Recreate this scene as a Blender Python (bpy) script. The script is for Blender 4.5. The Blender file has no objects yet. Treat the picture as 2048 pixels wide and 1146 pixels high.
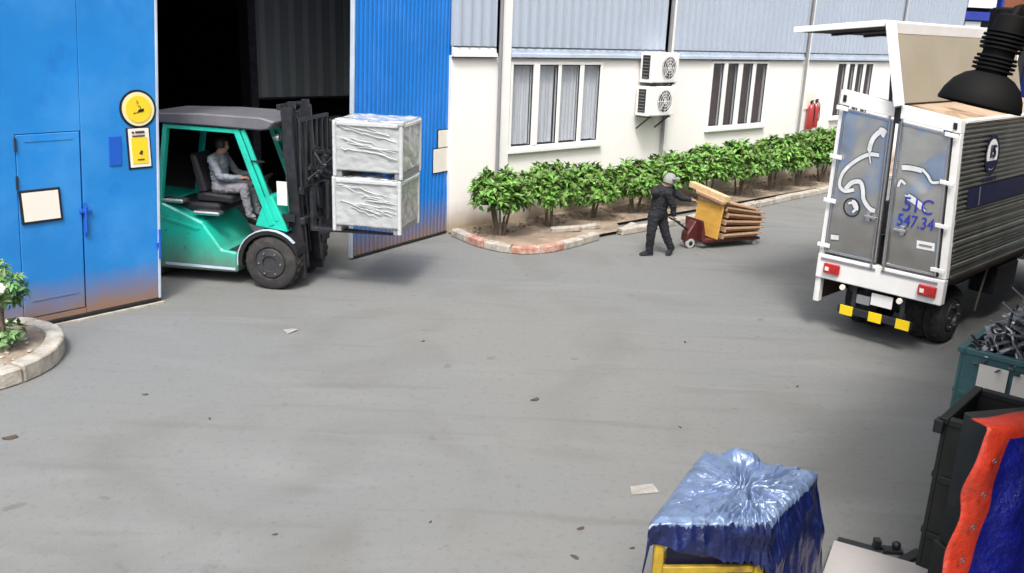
import bpy, bmesh, math, random
from mathutils import Vector, Matrix, noise
random.seed(7)
sc = bpy.context.scene
COL = sc.collection
R = math.radians

# ------------------------------------------------------------------ camera
cd = bpy.data.cameras.new('camera'); cam = bpy.data.objects.new('camera', cd); COL.objects.link(cam)
cd.sensor_width = 36; cd.lens = 30.76; cd.clip_start = 0.05; cd.clip_end = 600
_p, _r = R(16.4), R(2.2)
_F = Vector((0, math.cos(_p), -math.sin(_p))); _X = Vector((1, 0, 0)); _U = _X.cross(_F)
_rt = math.cos(_r) * _X + math.sin(_r) * _U; _up = -math.sin(_r) * _X + math.cos(_r) * _U
M = Matrix.Identity(4)
for i in range(3):
    M[i][0] = _rt[i]; M[i][1] = _up[i]; M[i][2] = -_F[i]
M[0][3], M[1][3], M[2][3] = 0, 0, 3.8
cam.matrix_world = M
sc.camera = cam

# ------------------------------------------------------------------ world and sun (bright hazy noon)
SUN_EL, SUN_AZ = R(57), R(184)
w = bpy.data.worlds.new('World'); sc.world = w; w.use_nodes = True
nt = w.node_tree; nt.nodes.clear()
sky = nt.nodes.new('ShaderNodeTexSky'); sky.sky_type = 'NISHITA'; sky.sun_disc = False
sky.sun_elevation = SUN_EL; sky.sun_rotation = SUN_AZ
sky.air_density = 1.0; sky.dust_density = 9.0; sky.ozone_density = 1.0; sky.altitude = 0
bg = nt.nodes.new('ShaderNodeBackground'); bg.inputs[1].default_value = 0.15
ow = nt.nodes.new('ShaderNodeOutputWorld')
hz = nt.nodes.new('ShaderNodeHueSaturation'); hz.inputs['Saturation'].default_value = .28   # thin overcast: a milky sky
nt.links.new(sky.outputs[0], hz.inputs['Color']); nt.links.new(hz.outputs[0], bg.inputs[0]); nt.links.new(bg.outputs[0], ow.inputs[0])
sd = bpy.data.lights.new('sun', 'SUN'); sun = bpy.data.objects.new('sun', sd); COL.objects.link(sun)
sd.energy = 1.5; sd.angle = R(11); sd.color = (1.0, 0.965, 0.92)
sdir = Vector((math.sin(SUN_AZ) * math.cos(SUN_EL), math.cos(SUN_AZ) * math.cos(SUN_EL), math.sin(SUN_EL)))
sun.rotation_euler = (-sdir).to_track_quat('-Z', 'Y').to_euler()
sun.location = sdir * 60
sc.view_settings.view_transform = 'Standard'; sc.view_settings.look = 'None'
sc.view_settings.exposure = 0.55; sc.view_settings.gamma = 1.0
sc.view_settings.use_curve_mapping = False

# ------------------------------------------------------------------ materials
def mat(name, col, rough=.6, metal=0., var=.12, scale=2.5, bump=0., bscale=30., dirt=None, spots=None, coat=0., spec=.5,
        stretch=None, island=0.):
    m = bpy.data.materials.new(name); m.use_nodes = True
    n = m.node_tree.nodes; L = m.node_tree.links; b = n['Principled BSDF']
    b.inputs['Roughness'].default_value = rough; b.inputs['Metallic'].default_value = metal
    b.inputs['Coat Weight'].default_value = coat; b.inputs['Specular IOR Level'].default_value = spec
    tc = n.new('ShaderNodeTexCoord'); src = tc.outputs['Object']
    if stretch:
        mp = n.new('ShaderNodeMapping'); mp.inputs['Scale'].default_value = stretch
        L.new(src, mp.inputs[0]); vec = mp.outputs[0]
    else: vec = src
    def mixc(fac, a, c):
        x = n.new('ShaderNodeMix'); x.data_type = 'RGBA'
        L.new(fac, x.inputs[0])
        for s, v in ((6, a), (7, c)):
            if isinstance(v, tuple): x.inputs[s].default_value = (*v[:3], 1)
            else: L.new(v, x.inputs[s])
        return x.outputs[2]
    def ns(sc_, det=5., v=None, rgh=.6):
        t = n.new('ShaderNodeTexNoise'); t.inputs['Scale'].default_value = sc_; t.inputs['Detail'].default_value = det
        t.inputs['Roughness'].default_value = rgh
        L.new(v or vec, t.inputs['Vector']); return t.outputs[0]
    def ramp(f, a, c):
        q = n.new('ShaderNodeMapRange'); q.inputs[1].default_value = a; q.inputs[2].default_value = c
        L.new(f, q.inputs[0]); return q.outputs[0]
    lo = tuple(max(0, c * (1 - var)) for c in col); hi = tuple(min(1, c * (1 + var)) for c in col)
    c = mixc(ramp(ns(scale), .3, .7), lo, hi)
    if island:
        g = n.new('ShaderNodeNewGeometry'); hs = n.new('ShaderNodeHueSaturation')
        q = n.new('ShaderNodeMapRange'); q.inputs[3].default_value = 1 - island; q.inputs[4].default_value = 1 + island
        L.new(g.outputs['Random Per Island'], q.inputs[0]); L.new(q.outputs[0], hs.inputs['Value'])
        q2 = n.new('ShaderNodeMapRange'); q2.inputs[3].default_value = .47; q2.inputs[4].default_value = .52
        L.new(g.outputs['Random Per Island'], q2.inputs[0]); L.new(q2.outputs[0], hs.inputs['Hue'])
        L.new(c, hs.inputs['Color']); c = hs.outputs[0]
    for sp in spots or ():            # (colour, noise scale, lo, hi)
        c = mixc(ramp(ns(sp[1], 6), sp[2], sp[3]), c, sp[0])
    for d in dirt or ():              # (colour, z_full, z_none) settled dirt rising from the foot
        sx = n.new('ShaderNodeSeparateXYZ'); L.new(src, sx.inputs[0])
        nn = ns(3.5, 6, src); ma = n.new('ShaderNodeMath'); ma.operation = 'MULTIPLY_ADD'
        ma.inputs[1].default_value = -.55 * abs(d[2] - d[1]); L.new(nn, ma.inputs[0]); L.new(sx.outputs[2], ma.inputs[2])
        c = mixc(ramp(ma.outputs[0], d[2] - .28 * abs(d[2] - d[1]), d[1] - .28 * abs(d[2] - d[1])), c, d[0])
    L.new(c, b.inputs['Base Color'])
    if bump:
        bp = n.new('ShaderNodeBump'); bp.inputs['Strength'].default_value = min(1, bump); bp.inputs['Distance'].default_value = .02
        L.new(ns(bscale, 4), bp.inputs['Height']); L.new(bp.outputs[0], b.inputs['Normal'])
    return m

BROWN = (.20, .13, .085)
def concrete():
    m = bpy.data.materials.new('concrete'); m.use_nodes = True; n = m.node_tree.nodes; L = m.node_tree.links; b = n['Principled BSDF']
    tc = n.new('ShaderNodeTexCoord').outputs['Object']
    def ns(scale, det=6., st=None, dist=0., rot=0.):
        v = tc
        if st:
            mp = n.new('ShaderNodeMapping'); mp.inputs['Scale'].default_value = st; mp.inputs['Rotation'].default_value = (0, 0, rot); L.new(v, mp.inputs[0]); v = mp.outputs[0]
        t = n.new('ShaderNodeTexNoise'); t.inputs['Scale'].default_value = scale; t.inputs['Detail'].default_value = det; t.inputs['Distortion'].default_value = dist
        L.new(v, t.inputs['Vector']); return t.outputs[0]
    def rng(f, a, c, hi=1.):
        q = n.new('ShaderNodeMapRange'); q.inputs[1].default_value = a; q.inputs[2].default_value = c; q.inputs[4].default_value = hi; L.new(f, q.inputs[0]); return q.outputs[0]
    def mix(f, a, c):
        x = n.new('ShaderNodeMix'); x.data_type = 'RGBA'; L.new(f, x.inputs[0])
        for k, v in ((6, a), (7, c)):
            if isinstance(v, tuple): x.inputs[k].default_value = (*v, 1)
            else: L.new(v, x.inputs[k])
        return x.outputs[2]
    c = mix(rng(ns(.16, 4), .35, .65), (0.170, 0.176, 0.178), (0.185, 0.184, 0.171))
    c = mix(rng(ns(.55, 8, None, 1.2), .5, .72, .7), c, (0.139, 0.138, 0.127))
    c = mix(rng(ns(.9, 7, (.35, 1.6, 1), .8, .6), .54, .74, .6), c, (0.219, 0.223, 0.215))
    c = mix(rng(ns(1.6, 7, (.25, 2.2, 1), .5, -.7), .58, .76, .55), c, (0.121, 0.120, 0.112))
    c = mix(rng(ns(14, 5), .55, .8, .5), c, (0.107, 0.108, 0.102))
    c = mix(rng(ns(3.2, 3), .68, .74, .55), c, (0.098, 0.094, 0.085))
    c = mix(rng(ns(60, 2), .66, .74, .6), c, (0.069, 0.069, 0.067))
    c = mix(rng(ns(38, 2), .68, .75, .5), c, (0.226, 0.231, 0.232))
    L.new(c, b.inputs['Base Color']); b.inputs['Roughness'].default_value = .82
    bp = n.new('ShaderNodeBump'); bp.inputs['Strength'].default_value = .3; bp.inputs['Distance'].default_value = .015
    L.new(ns(45, 5), bp.inputs['Height']); L.new(bp.outputs[0], b.inputs['Normal']); return m
m_conc = concrete()
m_kerb = mat('kerb_concrete', (.40, .37, .32), .9, var=.25, scale=6, bump=.5, bscale=25, spots=[((.20, .16, .12), 5, .5, .75)])
m_kerbred = mat('kerb_faded_red', (.42, .20, .15), .85, var=.25, scale=6, bump=.4, spots=[((.45, .40, .35), 6, .45, .65)])
m_soil = mat('soil', (.25, .19, .14), .95, var=.35, scale=3, bump=.9, bscale=20, spots=[((.34, .29, .23), 2.5, .5, .7)])
m_plaster = mat('white_plaster', (.84, .81, .785), .8, var=.03, scale=.8, bump=.08, bscale=50,
                dirt=[((.36, .27, .18), .05, .62)])
m_clad = mat('cladding_paint', (.40, .45, .53), .45, var=.05, scale=.5, dirt=None)
m_flash = mat('flashing', (.22, .22, .24), .5, var=.1)
m_white = mat('white_paint', (.80, .79, .77), .45, var=.05, scale=3)
m_upvc = mat('white_frame', (.82, .81, .80), .35, var=.02)
m_dark = mat('dark_steel', (.028, .03, .034), .45, metal=.3, var=.25, scale=6)
m_black = mat('black_plastic', (.012, .012, .013), .5, var=.2)
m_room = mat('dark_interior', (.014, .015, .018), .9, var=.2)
m_part = mat('grey_curtain', (.11, .125, .13), .7, var=.12, scale=1.2, stretch=(2, 2, .4))
m_blue = mat('blue_gate_paint', (.017, .215, .60), .38, var=.12, scale=.7, bump=.06, bscale=6,
             spots=[((.07, .32, .72), .8, .45, .8), ((.008, .10, .48), 1.3, .58, .85)], dirt=[((.25, .155, .11), .12, .62)])
m_blue2 = mat('blue_ribbed_paint', (.015, .19, .60), .38, var=.10, scale=.8,
              spots=[((.05, .24, .72), .9, .5, .85)], dirt=[((.25, .165, .12), .02, .75)])
m_blued = mat('blue_patch', (.01, .10, .52), .45, var=.1)
m_edge = mat('pale_edge', (.45, .52, .62), .4, var=.15)
m_yel = mat('sign_yellow', (.85, .62, .03), .4, var=.04)
m_yelw = mat('sign_cream', (.80, .72, .40), .45, var=.05)
m_sblack = mat('sign_black', (.01, .011, .02), .5)
m_paper = mat('paper', (.80, .76, .68), .7, var=.03)
m_teal = mat('teal_paint', (.012, .50, .37), .30, var=.10, scale=3, coat=.3, spots=[((.03, .30, .25), 2.5, .52, .8), ((.05, .10, .09), 9, .64, .74)], dirt=[((.12, .15, .12), .16, .75)])
m_grey = mat('grey_roof_sheet', (.12, .12, .135), .5, var=.15, scale=4)
m_seat = mat('seat_vinyl', (.02, .02, .024), .35, var=.2)
m_rubber = mat('rubber', (.026, .025, .025), .85, var=.35, scale=8, bump=.3, spots=[((.085, .075, .065), 5, .5, .8)])
m_rim = mat('wheel_rim', (.055, .055, .06), .5, metal=.4, var=.3, scale=9)
m_mast = mat('greasy_mast_steel', (.045, .047, .055), .35, metal=.6, var=.35, scale=9)
m_chrome = mat('bright_steel', (.55, .55, .57), .25, metal=.9, var=.15)
m_crate = mat('wrapped_crate', (.40, .415, .415), .22, var=.12, scale=4, bump=.5, bscale=9, coat=.6, stretch=(1, 1, 2))
m_film = mat('stretch_film', (.50, .515, .52), .20, var=.08, coat=.8, bump=.6, bscale=14)
m_leaf = mat('bush_leaf', (.115, .24, .040), .45, var=.35, scale=2.2, island=.62)
m_leaf2 = mat('planter_leaf', (.13, .26, .09), .45, var=.25, scale=3, island=.4)
m_stem = mat('bark', (.16, .125, .095), .9, var=.3, scale=10, bump=.5)
m_cloth = mat('black_cloth', (.010, .011, .016), .85, var=.3, scale=8, bump=.3, bscale=30)
m_cap = mat('grey_cap', (.27, .28, .27), .8, var=.15, scale=10)
m_skin = mat('skin', (.36, .20, .13), .5, var=.08)
m_hair = mat('black_hair', (.012, .010, .009), .5)
m_shirt = mat('grey_blue_shirt', (.19, .215, .25), .8, var=.25, scale=7, bump=.4, bscale=16)
m_trous = mat('grey_trousers', (.20, .195, .22), .8, var=.25, scale=7, bump=.4, bscale=16)
m_sole = mat('pale_sole', (.45, .44, .42), .7)
m_jack = mat('dark_red_paint', (.085, .016, .015), .45, var=.3, scale=8)
m_wood = mat('pale_wood', (.44, .275, .165), .8, var=.22, scale=5, stretch=(1, 6, 6), bump=.2)
m_beam = mat('pale_timber', (.62, .43, .24), .8, var=.2, scale=5, stretch=(6, 1, 6), bump=.2)
m_ply = mat('yellow_plywood', (.60, .33, .06), .65, var=.15, scale=4, stretch=(1, 1, 3))
m_steel = mat('door_stainless', (.45, .455, .45), .20, metal=.66, var=.18, scale=1.6, bump=.6, bscale=3.2,
              dirt=[((.30, .29, .27), 1.2, 2.2)])
for q_ in m_steel.node_tree.nodes:
    if q_.type == 'BUMP':
        q_.inputs['Distance'].default_value = .11; q_.inputs['Strength'].default_value = 1; z_ = q_.inputs['Height'].links[0].from_node; z_.inputs['Scale'].default_value = 2.1; z_.inputs['Detail'].default_value = .6
m_ribs = mat('ribbed_steel', (.34, .34, .31), .30, metal=.8, var=.25, scale=2.5)
m_navy = mat('navy_banner', (.012, .014, .05), .5, var=.2)
m_beige = mat('beige_roof_skin', (.28, .245, .185), .6, var=.10, scale=1.3, spots=[((.30, .235, .14), 1.6, .55, .85)])
m_rust = mat('rusty_roof', (.40, .29, .20), .8, var=.2, scale=3, spots=[((.16, .085, .04), 2.2, .52, .68)])
m_glint = mat('painted_reflection', (.72, .73, .73), .4, metal=.15, var=.15, scale=8)  # pale colour standing in for reflections on the steel doors
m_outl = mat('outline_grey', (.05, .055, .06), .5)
m_tail = mat('lamp_red', (.45, .012, .014), .2, coat=.6, var=.2, scale=20)
m_refl = mat('reflector_yellow', (.85, .60, .01), .35, var=.06)
m_bluet = mat('blue_lettering', (.02, .03, .36), .5, var=.3, scale=14)
m_under = mat('underside_brown', (.05, .035, .03), .9, var=.3)
m_tarp = mat('tarpaulin_painted_sheen', (.14, .20, .33), .28, metal=.25, var=.35, scale=7, bump=.3, bscale=40, coat=.5, spots=[((.10, .17, .42), 6, .56, .76)])  # sky reflection on the sheet's top, painted in as a paler blue
m_tarpn = mat('tarpaulin_painted_shade', (.005, .010, .06), .30, var=.35, scale=6, bump=.5, bscale=30, coat=.3, spots=[((.03, .055, .22), 9, .56, .78)])  # sides of the same blue sheet, their shade painted in as darker colour
m_tarpb = mat('deep_blue_tarpaulin', (.006, .010, .19), .36, spots=[((.03, .035, .13), 3.5, .52, .8)], var=.3, scale=5, bump=.9, bscale=22)
m_tarpr = mat('orange_red_hem', (.46, .032, .012), .5, var=.25, scale=5, spots=[((.30, .05, .03), 4, .5, .75)], bump=.5, bscale=22)
m_yframe = mat('yellow_frame', (.42, .28, .025), .55, var=.3, scale=8, spots=[((.16, .10, .04), 7, .55, .75)])
m_bin = mat('dark_green_steel', (.013, .016, .014), .6, var=.4, scale=4, spots=[((.05, .03, .018), 4, .58, .78)])
m_tealbin = mat('teal_steel', (.045, .125, .135), .5, var=.2, scale=4)
m_scrap = mat('scrap_metal', (.30, .31, .33), .32, metal=.8, var=.4, scale=12, island=.8)
m_sheet = mat('grey_sheet', (.42, .39, .37), .6, var=.10, scale=2)
m_red = mat('extinguisher_red', (.36, .035, .035), .3, coat=.5, var=.1)
m_orange = mat('orange_fascia', (.62, .20, .08), .6, var=.15)
m_lamp = mat('lamp_black', (.004, .004, .004), .75, spec=.2)
m_curt = mat('grey_curtain_cloth', (.80, .78, .79), .85, var=.12, scale=2, stretch=(5, 5, .3))
m_brown = mat('brown_blind', (.085, .034, .030), .8, var=.2, scale=2, stretch=(4, 4, .4))
m_scrapp = mat('dusty_paper', (.30, .285, .26), .9, var=.2, scale=12)
m_litter = mat('dry_litter', (.075, .055, .04), .9, var=.4, scale=9)
m_sky2 = mat('far_white_panel', (.70, .73, .78), .5, var=.06)
m_farblue = mat('far_blue_paint', (.02, .04, .28), .5, var=.15)

def glass(name, tint, refl):
    m = bpy.data.materials.new(name); m.use_nodes = True; n = m.node_tree.nodes; L = m.node_tree.links
    n.remove(n['Principled BSDF']); o = n['Material Output']
    t = n.new('ShaderNodeBsdfTransparent'); t.inputs[0].default_value = (*tint, 1)
    g = n.new('ShaderNodeBsdfGlossy'); g.inputs['Roughness'].default_value = .04; g.inputs[0].default_value = (.9, .92, .95, 1)
    tcn = n.new('ShaderNodeTexCoord'); nz = n.new('ShaderNodeTexNoise'); nz.inputs['Scale'].default_value = 1.5
    L.new(tcn.outputs['Object'], nz.inputs['Vector'])
    q = n.new('ShaderNodeMapRange'); q.inputs[3].default_value = refl * .7; q.inputs[4].default_value = refl * 1.3
    L.new(nz.outputs[0], q.inputs[0])
    x = n.new('ShaderNodeMixShader'); L.new(q.outputs[0], x.inputs[0])
    L.new(t.outputs[0], x.inputs[1]); L.new(g.outputs[0], x.inputs[2]); L.new(x.outputs[0], o.inputs[0])
    return m
m_glass = glass('window_glass', (.86, .88, .90), .08)
m_cabglass = glass('cab_glass', (.30, .45, .40), .2)

# ------------------------------------------------------------------ mesh builder
class MB:
    def __init__(s, warp=None): s.v = []; s.f = []; s.mi = []; s.cur = 0; s.warp = warp
    def add(s, vs, fs):
        o = len(s.v); s.v += [tuple(q) for q in vs]
        for f in fs: s.f.append([i + o for i in f]); s.mi.append(s.cur)
        return s
    def box(s, x0, x1, y0, y1, z0, z1, mx=None):
        vs = [Vector((x, y, z)) for z in (z0, z1) for y in (y0, y1) for x in (x0, x1)]
        if mx: vs = [mx @ q for q in vs]
        return s.add(vs, [(0, 2, 3, 1), (4, 5, 7, 6), (0, 1, 5, 4), (2, 6, 7, 3), (0, 4, 6, 2), (1, 3, 7, 5)])
    def bar(s, a, b, wx, wz, up=(0, 0, 1)):
        a, b = Vector(a), Vector(b); d = (b - a); l = d.length; d.normalize()
        u = Vector(up); u = u - d * u.dot(d)
        if u.length < 1e-4: u = Vector((1, 0, 0)) - d * d.x
        u.normalize(); r = d.cross(u)
        vs = [p + r * (i * wx / 2) + u * (j * wz / 2) for p in (a, b) for j in (-1, 1) for i in (-1, 1)]
        return s.add(vs, [(0, 2, 3, 1), (4, 5, 7, 6), (0, 1, 5, 4), (2, 6, 7, 3), (0, 4, 6, 2), (1, 3, 7, 5)])
    def tube(s, pts, r, n=8, cap=True):
        pts = [Vector(p) for p in pts]; rs = r if isinstance(r, (list, tuple)) else [r] * len(pts)
        rings = []
        for i, p in enumerate(pts):
            d = (pts[min(i + 1, len(pts) - 1)] - pts[max(i - 1, 0)]).normalized()
            u = Vector((0, 0, 1)) if abs(d.z) < .9 else Vector((1, 0, 0))
            u = (u - d * u.dot(d)).normalized(); q = d.cross(u)
            rings.append([p + (u * math.cos(2 * math.pi * k / n) + q * math.sin(2 * math.pi * k / n)) * rs[i] for k in range(n)])
        vs = [q for g in rings for q in g]; fs = []
        for i in range(len(pts) - 1):
            for k in range(n):
                fs.append((i * n + k, i * n + (k + 1) % n, (i + 1) * n + (k + 1) % n, (i + 1) * n + k))
        if cap: fs += [tuple(range(n - 1, -1, -1)), tuple((len(pts) - 1) * n + k for k in range(n))]
        return s.add(vs, fs)
    def ball(s, c, rx, ry=None, rz=None, n=12, m=8):
        ry = ry or rx; rz = rz or rx; c = Vector(c); vs = []; fs = []
        for i in range(m + 1):
            t = math.pi * i / m
            for k in range(n):
                a = 2 * math.pi * k / n
                vs.append((c.x + rx * math.sin(t) * math.cos(a), c.y + ry * math.sin(t) * math.sin(a), c.z + rz * math.cos(t)))
        for i in range(m):
            for k in range(n):
                fs.append((i * n + k, (i + 1) * n + k, (i + 1) * n + (k + 1) % n, i * n + (k + 1) % n))
        return s.add(vs, fs)
    def lathe(s, prof, c, axis='z', n=24, mx=None):
        vs = []; fs = []; c = Vector(c)
        for (r, h) in prof:
            for k in range(n):
                a = 2 * math.pi * k / n; x, y = r * math.cos(a), r * math.sin(a)
                q = Vector((x, y, h)) if axis == 'z' else (Vector((x, h, y)) if axis == 'y' else Vector((h, x, y)))
                vs.append(c + (mx @ q if mx else q))
        for i in range(len(prof) - 1):
            for k in range(n): fs.append((i * n + k, i * n + (k + 1) % n, (i + 1) * n + (k + 1) % n, (i + 1) * n + k))
        return s.add(vs, fs)
    def prism(s, poly, a0, a1, axis='y'):
        """poly in the plane across the axis (x,z for y; x,y for z; y,z for x)"""
        def P(p, a):
            return (p[0], a, p[1]) if axis == 'y' else ((p[0], p[1], a) if axis == 'z' else (a, p[0], p[1]))
        n = len(poly); vs = [P(p, a0) for p in poly] + [P(p, a1) for p in poly]
        return s.add(vs, [tuple(range(n)), tuple(range(2 * n - 1, n - 1, -1))] + [(i, i + n, (i + 1) % n + n, (i + 1) % n) for i in range(n)])
    def build(s, name, mats, parent=None, smooth=False, bevel=0., loc=None, rot=None, **tags):
        me = bpy.data.meshes.new(name)
        vs = [s.warp(*q) for q in s.v] if s.warp else s.v
        me.from_pydata(vs, [], s.f)
        mats = mats if isinstance(mats, (list, tuple)) else [mats]
        for m in mats: me.materials.append(m)
        if len(mats) > 1: me.polygons.foreach_set('material_index', s.mi)
        bm = bmesh.new(); bm.from_mesh(me); bmesh.ops.recalc_face_normals(bm, faces=bm.faces)
        if bevel:
            es = [e for e in bm.edges if len(e.link_faces) == 2 and e.calc_face_angle(0) > .6]
            bmesh.ops.bevel(bm, geom=es, offset=bevel, segments=1, affect='EDGES', clamp_overlap=True)
        bm.to_mesh(me); bm.free()
        if smooth:
            me.polygons.foreach_set('use_smooth', [True] * len(me.polygons))
            if smooth != 'all': me.set_sharp_from_angle(angle=R(40))
        o = bpy.data.objects.new(name, me); COL.objects.link(o); o.parent = parent
        if loc: o.location = loc
        if rot: o.rotation_euler = rot
        tag(o, **tags); return o

def tag(o, label=None, cat=None, group=None, kind=None):
    for k, v in (('label', label), ('category', cat), ('group', group), ('kind', kind)):
        if v: o[k] = v
    return o
def thing(name, loc, az=None, label=None, cat=None, group=None, kind=None):
    """Empty at the base; local x runs along compass direction az, local y to its left"""
    o = bpy.data.objects.new(name, None); COL.objects.link(o); o.location = loc; o.empty_display_size = .2
    if az is not None: o.rotation_euler = (0, 0, R(90 - az))
    return tag(o, label, cat, group, kind)
def dup(o, parent=None, **tags):
    c = o.copy(); COL.objects.link(c); c.parent = parent
    if parent is None: tag(c, **tags)
    for ch in list(o.children): dup(ch, c)
    return c
def box(name, m, parent, x0, x1, y0, y1, z0, z1, bevel=.006, warp=None, **t):
    return MB(warp).box(x0, x1, y0, y1, z0, z1).build(name, m, parent, bevel=bevel, **t)
def text(name, s, size, m, parent, loc, rot, ext=.002, sx=1.):
    cu = bpy.data.curves.new('t', 'FONT'); cu.body = s; cu.size = size; cu.extrude = ext; cu.align_x = 'CENTER'; cu.align_y = 'CENTER'
    t = bpy.data.objects.new('t', cu); COL.objects.link(t)
    bpy.context.view_layer.update()
    me = bpy.data.meshes.new_from_object(t.evaluated_get(bpy.context.evaluated_depsgraph_get()))
    bpy.data.objects.remove(t); bpy.data.curves.remove(cu)
    me.materials.clear(); me.materials.append(m); me.name = name
    o = bpy.data.objects.new(name, me); COL.objects.link(o); o.parent = parent
    o.location = loc; o.rotation_euler = rot; o.scale = (sx, 1, 1); return o

# ================================================================== SETTING
g = MB().add([(-150, -150, 0), (150, -150, 0), (150, 150, 0), (-150, 150, 0)], [(0, 1, 2, 3)])
g.build('ground', m_conc, kind='structure')

def poly_len(pts):
    d = [0]
    for a, b in zip(pts, pts[1:]): d.append(d[-1] + math.dist(a, b))
    return d
def at_len(pts, d, s):
    s = max(0, min(d[-1] - 1e-6, s))
    for i in range(len(d) - 1):
        if s <= d[i + 1]:
            t = (s - d[i]) / (d[i + 1] - d[i]); a, b = pts[i], pts[i + 1]
            return Vector((a[0] + (b[0] - a[0]) * t, a[1] + (b[1] - a[1]) * t))
def kerb_run(pts, wid, h, step, side, reds=(), skip=()):
    """a foundation strip with separate kerb stones standing on it; side=+1: the stones lie left of the line"""
    d = poly_len(pts); n = max(1, round(d[-1] / step)); base = MB()
    def off(s):
        a, b = at_len(pts, d, s - .04), at_len(pts, d, s + .04); t = (b - a).normalized(); return Vector((-t.y, t.x)) * side
    k = MB(); prev = None
    for i in range(n * 3 + 1):
        s = d[-1] * i / (n * 3); p = at_len(pts, d, s); o = off(s)
        q0, q1 = p + o * .02, p + o * (wid - .02)
        cur = [(q0.x, q0.y, 0), (q1.x, q1.y, 0), (q1.x, q1.y, h * .55), (q0.x, q0.y, h * .55)]
        if prev: k.add(prev + cur, [(0, 1, 5, 4), (1, 2, 6, 5), (2, 3, 7, 6), (3, 0, 4, 7)])
        prev = cur
    root = k.build('kerb', m_kerb, kind='structure')
    for i in range(n):
        if i in skip: continue
        b = MB(); ring = []; dz = random.uniform(-.012, .012); do = random.uniform(-.012, .012)
        for j in range(4):
            s = d[-1] * (i + .015 + .97 * j / 3) / n; p = at_len(pts, d, s); o = off(s)
            q0, q1 = p + o * do, p + o * (wid + do)
            ring += [(q0.x, q0.y, .002), (q1.x, q1.y, .002), (q1.x, q1.y, h + dz), (q0.x, q0.y, h + dz - .01)]
        fs = [(0, 1, 2, 3), (12, 15, 14, 13)]
        for j in range(3):
            for e in range(4): fs.append((j * 4 + e, j * 4 + (e + 1) % 4, j * 4 + 4 + (e + 1) % 4, j * 4 + 4 + e))
        b.add(ring, fs).build('kerb_stone', m_kerbred if i in reds else m_kerb, root, bevel=.015)
    return root
K1 = [(-1.20, 16.15), (-.89, 15.66), (-.6, 15.27), (-.23, 15.0), (.12, 14.90), (.42, 14.96), (.74, 15.17), (1.23, 15.73), (1.64, 16.25)]
K2 = [(2.11, 16.72), (2.73, 17.25), (3.7, 18.13), (4.65, 19.08), (5.91, 20.45), (7.86, 22.40), (11.5, 26.0), (18., 32.3)]
kerb_run(K1, .17, .15, .55, 1, reds=(1, 3, 4))
kerb_run(K2, .17, .14, 1.0, 1)
# soil bed between the kerbs and the office wall
def wpos(s, off):  # point at distance s along the office wall and off in front of it
    return (-1.25 + .732 * s + .681 * off, 16.29 + .681 * s - .732 * off)
bed = MB(); rows = []
for i in range(61):
    s = 22.0 * i / 60; row = []
    p0 = Vector(wpos(s, .0))
    best = 1.35 if s > 3 else None
    if best is None:
        best = .35
        for q in range(40):
            o = .05 + q * .06; P = Vector(wpos(s, o))
            KK = K1 + K2
            if min((Vector(a).lerp(Vector(b), t / 4) - P).length for a, b in zip(KK, KK[1:]) for t in range(5)) < .12: break
            best = o
    for j in range(9):
        o = best * j / 8; P = wpos(s, o)
        z = .085 + .05 * noise.noise((P[0] * 2, P[1] * 2, 0)) + .02 * noise.noise((P[0] * 7, P[1] * 7, 3))
        row.append((P[0], P[1], z if j < 8 else .07))
    rows.append(row)
vs = [v for r_ in rows for v in r_]
bed.add(vs, [(i * 9 + j, i * 9 + j + 1, i * 9 + j + 10, i * 9 + j + 9) for i in range(60) for j in range(8)])
bed.build('flower_bed', m_soil, smooth='all', kind='structure')
cl = MB()
for i in range(420):
    s = random.uniform(.1, 14); o = random.uniform(.15, 1.15 if s > 2.6 else .8); P = wpos(s, o); r_ = random.uniform(.012, .05)
    cl.ball((P[0], P[1], .09 + r_ * .3), r_, r_ * random.uniform(.6, 1.3), r_ * .6, 5, 3)
cl.build('soil_clods', m_soil, kind='stuff', label='loose clods of dry soil strewn under the bushes', cat='soil')
for (x, y, z, rz, L_, lab) in ((1.35, 16.75, .12, .55, .75, 'broken grey kerb stone lying flat in the bed behind the kerb gap'),
                               (1.0, 16.55, .13, .25, .6, 'short broken kerb stone lying askew beside the second bush trunk'),
                               (2.3, 17.1, .10, 1.1, .42, 'rough pale concrete lump at the start of the long kerb')):
    b = MB().box(-L_ / 2, L_ / 2, -.07, .07, -.05, .05)
    b.build('broken_kerb_stone', m_kerb, bevel=.02, loc=(x, y, z), rot=(.06, -.05, rz), label=lab, cat='kerb stone')

# ================================================================== OFFICE BUILDING
off = thing('office_building', (-1.25, 16.29, 0), 47.06,
            'long white office building with pale corrugated cladding above its windows', 'building')
H1 = 3.30
WIN = [(1.45, 4.07, 1.51, 3.20), (7.98, 10.47, 1.62, 3.24), (14.05, 16.3, 1.66, 3.24)]
wm = MB(); xs = [0]
for a, b, c, d in WIN:
    wm.box(xs[-1], a, 0, .2, 0, H1); wm.box(a, b, 0, .2, 0, c); wm.box(a, b, 0, .2, d, H1); xs.append(b)
wm.box(xs[-1], 22.3, 0, .2, 0, H1)
wm.build('wall', m_plaster, off)
MB().box(22.1, 22.3, .2, 9, 0, 6.4).box(0, .2, .2, 9, 0, 6.4).box(0, 22.3, 9, 9.2, 0, 6.4).build('rear_wall', m_plaster, off)
box('roof', m_clad, off, -.2, 22.5, -.25, 9.4, 6.4, 6.55)
MB().box(.3, 22, 1.6, 1.7, .1, 6.3).build('inner_partition', m_room, off)
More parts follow.
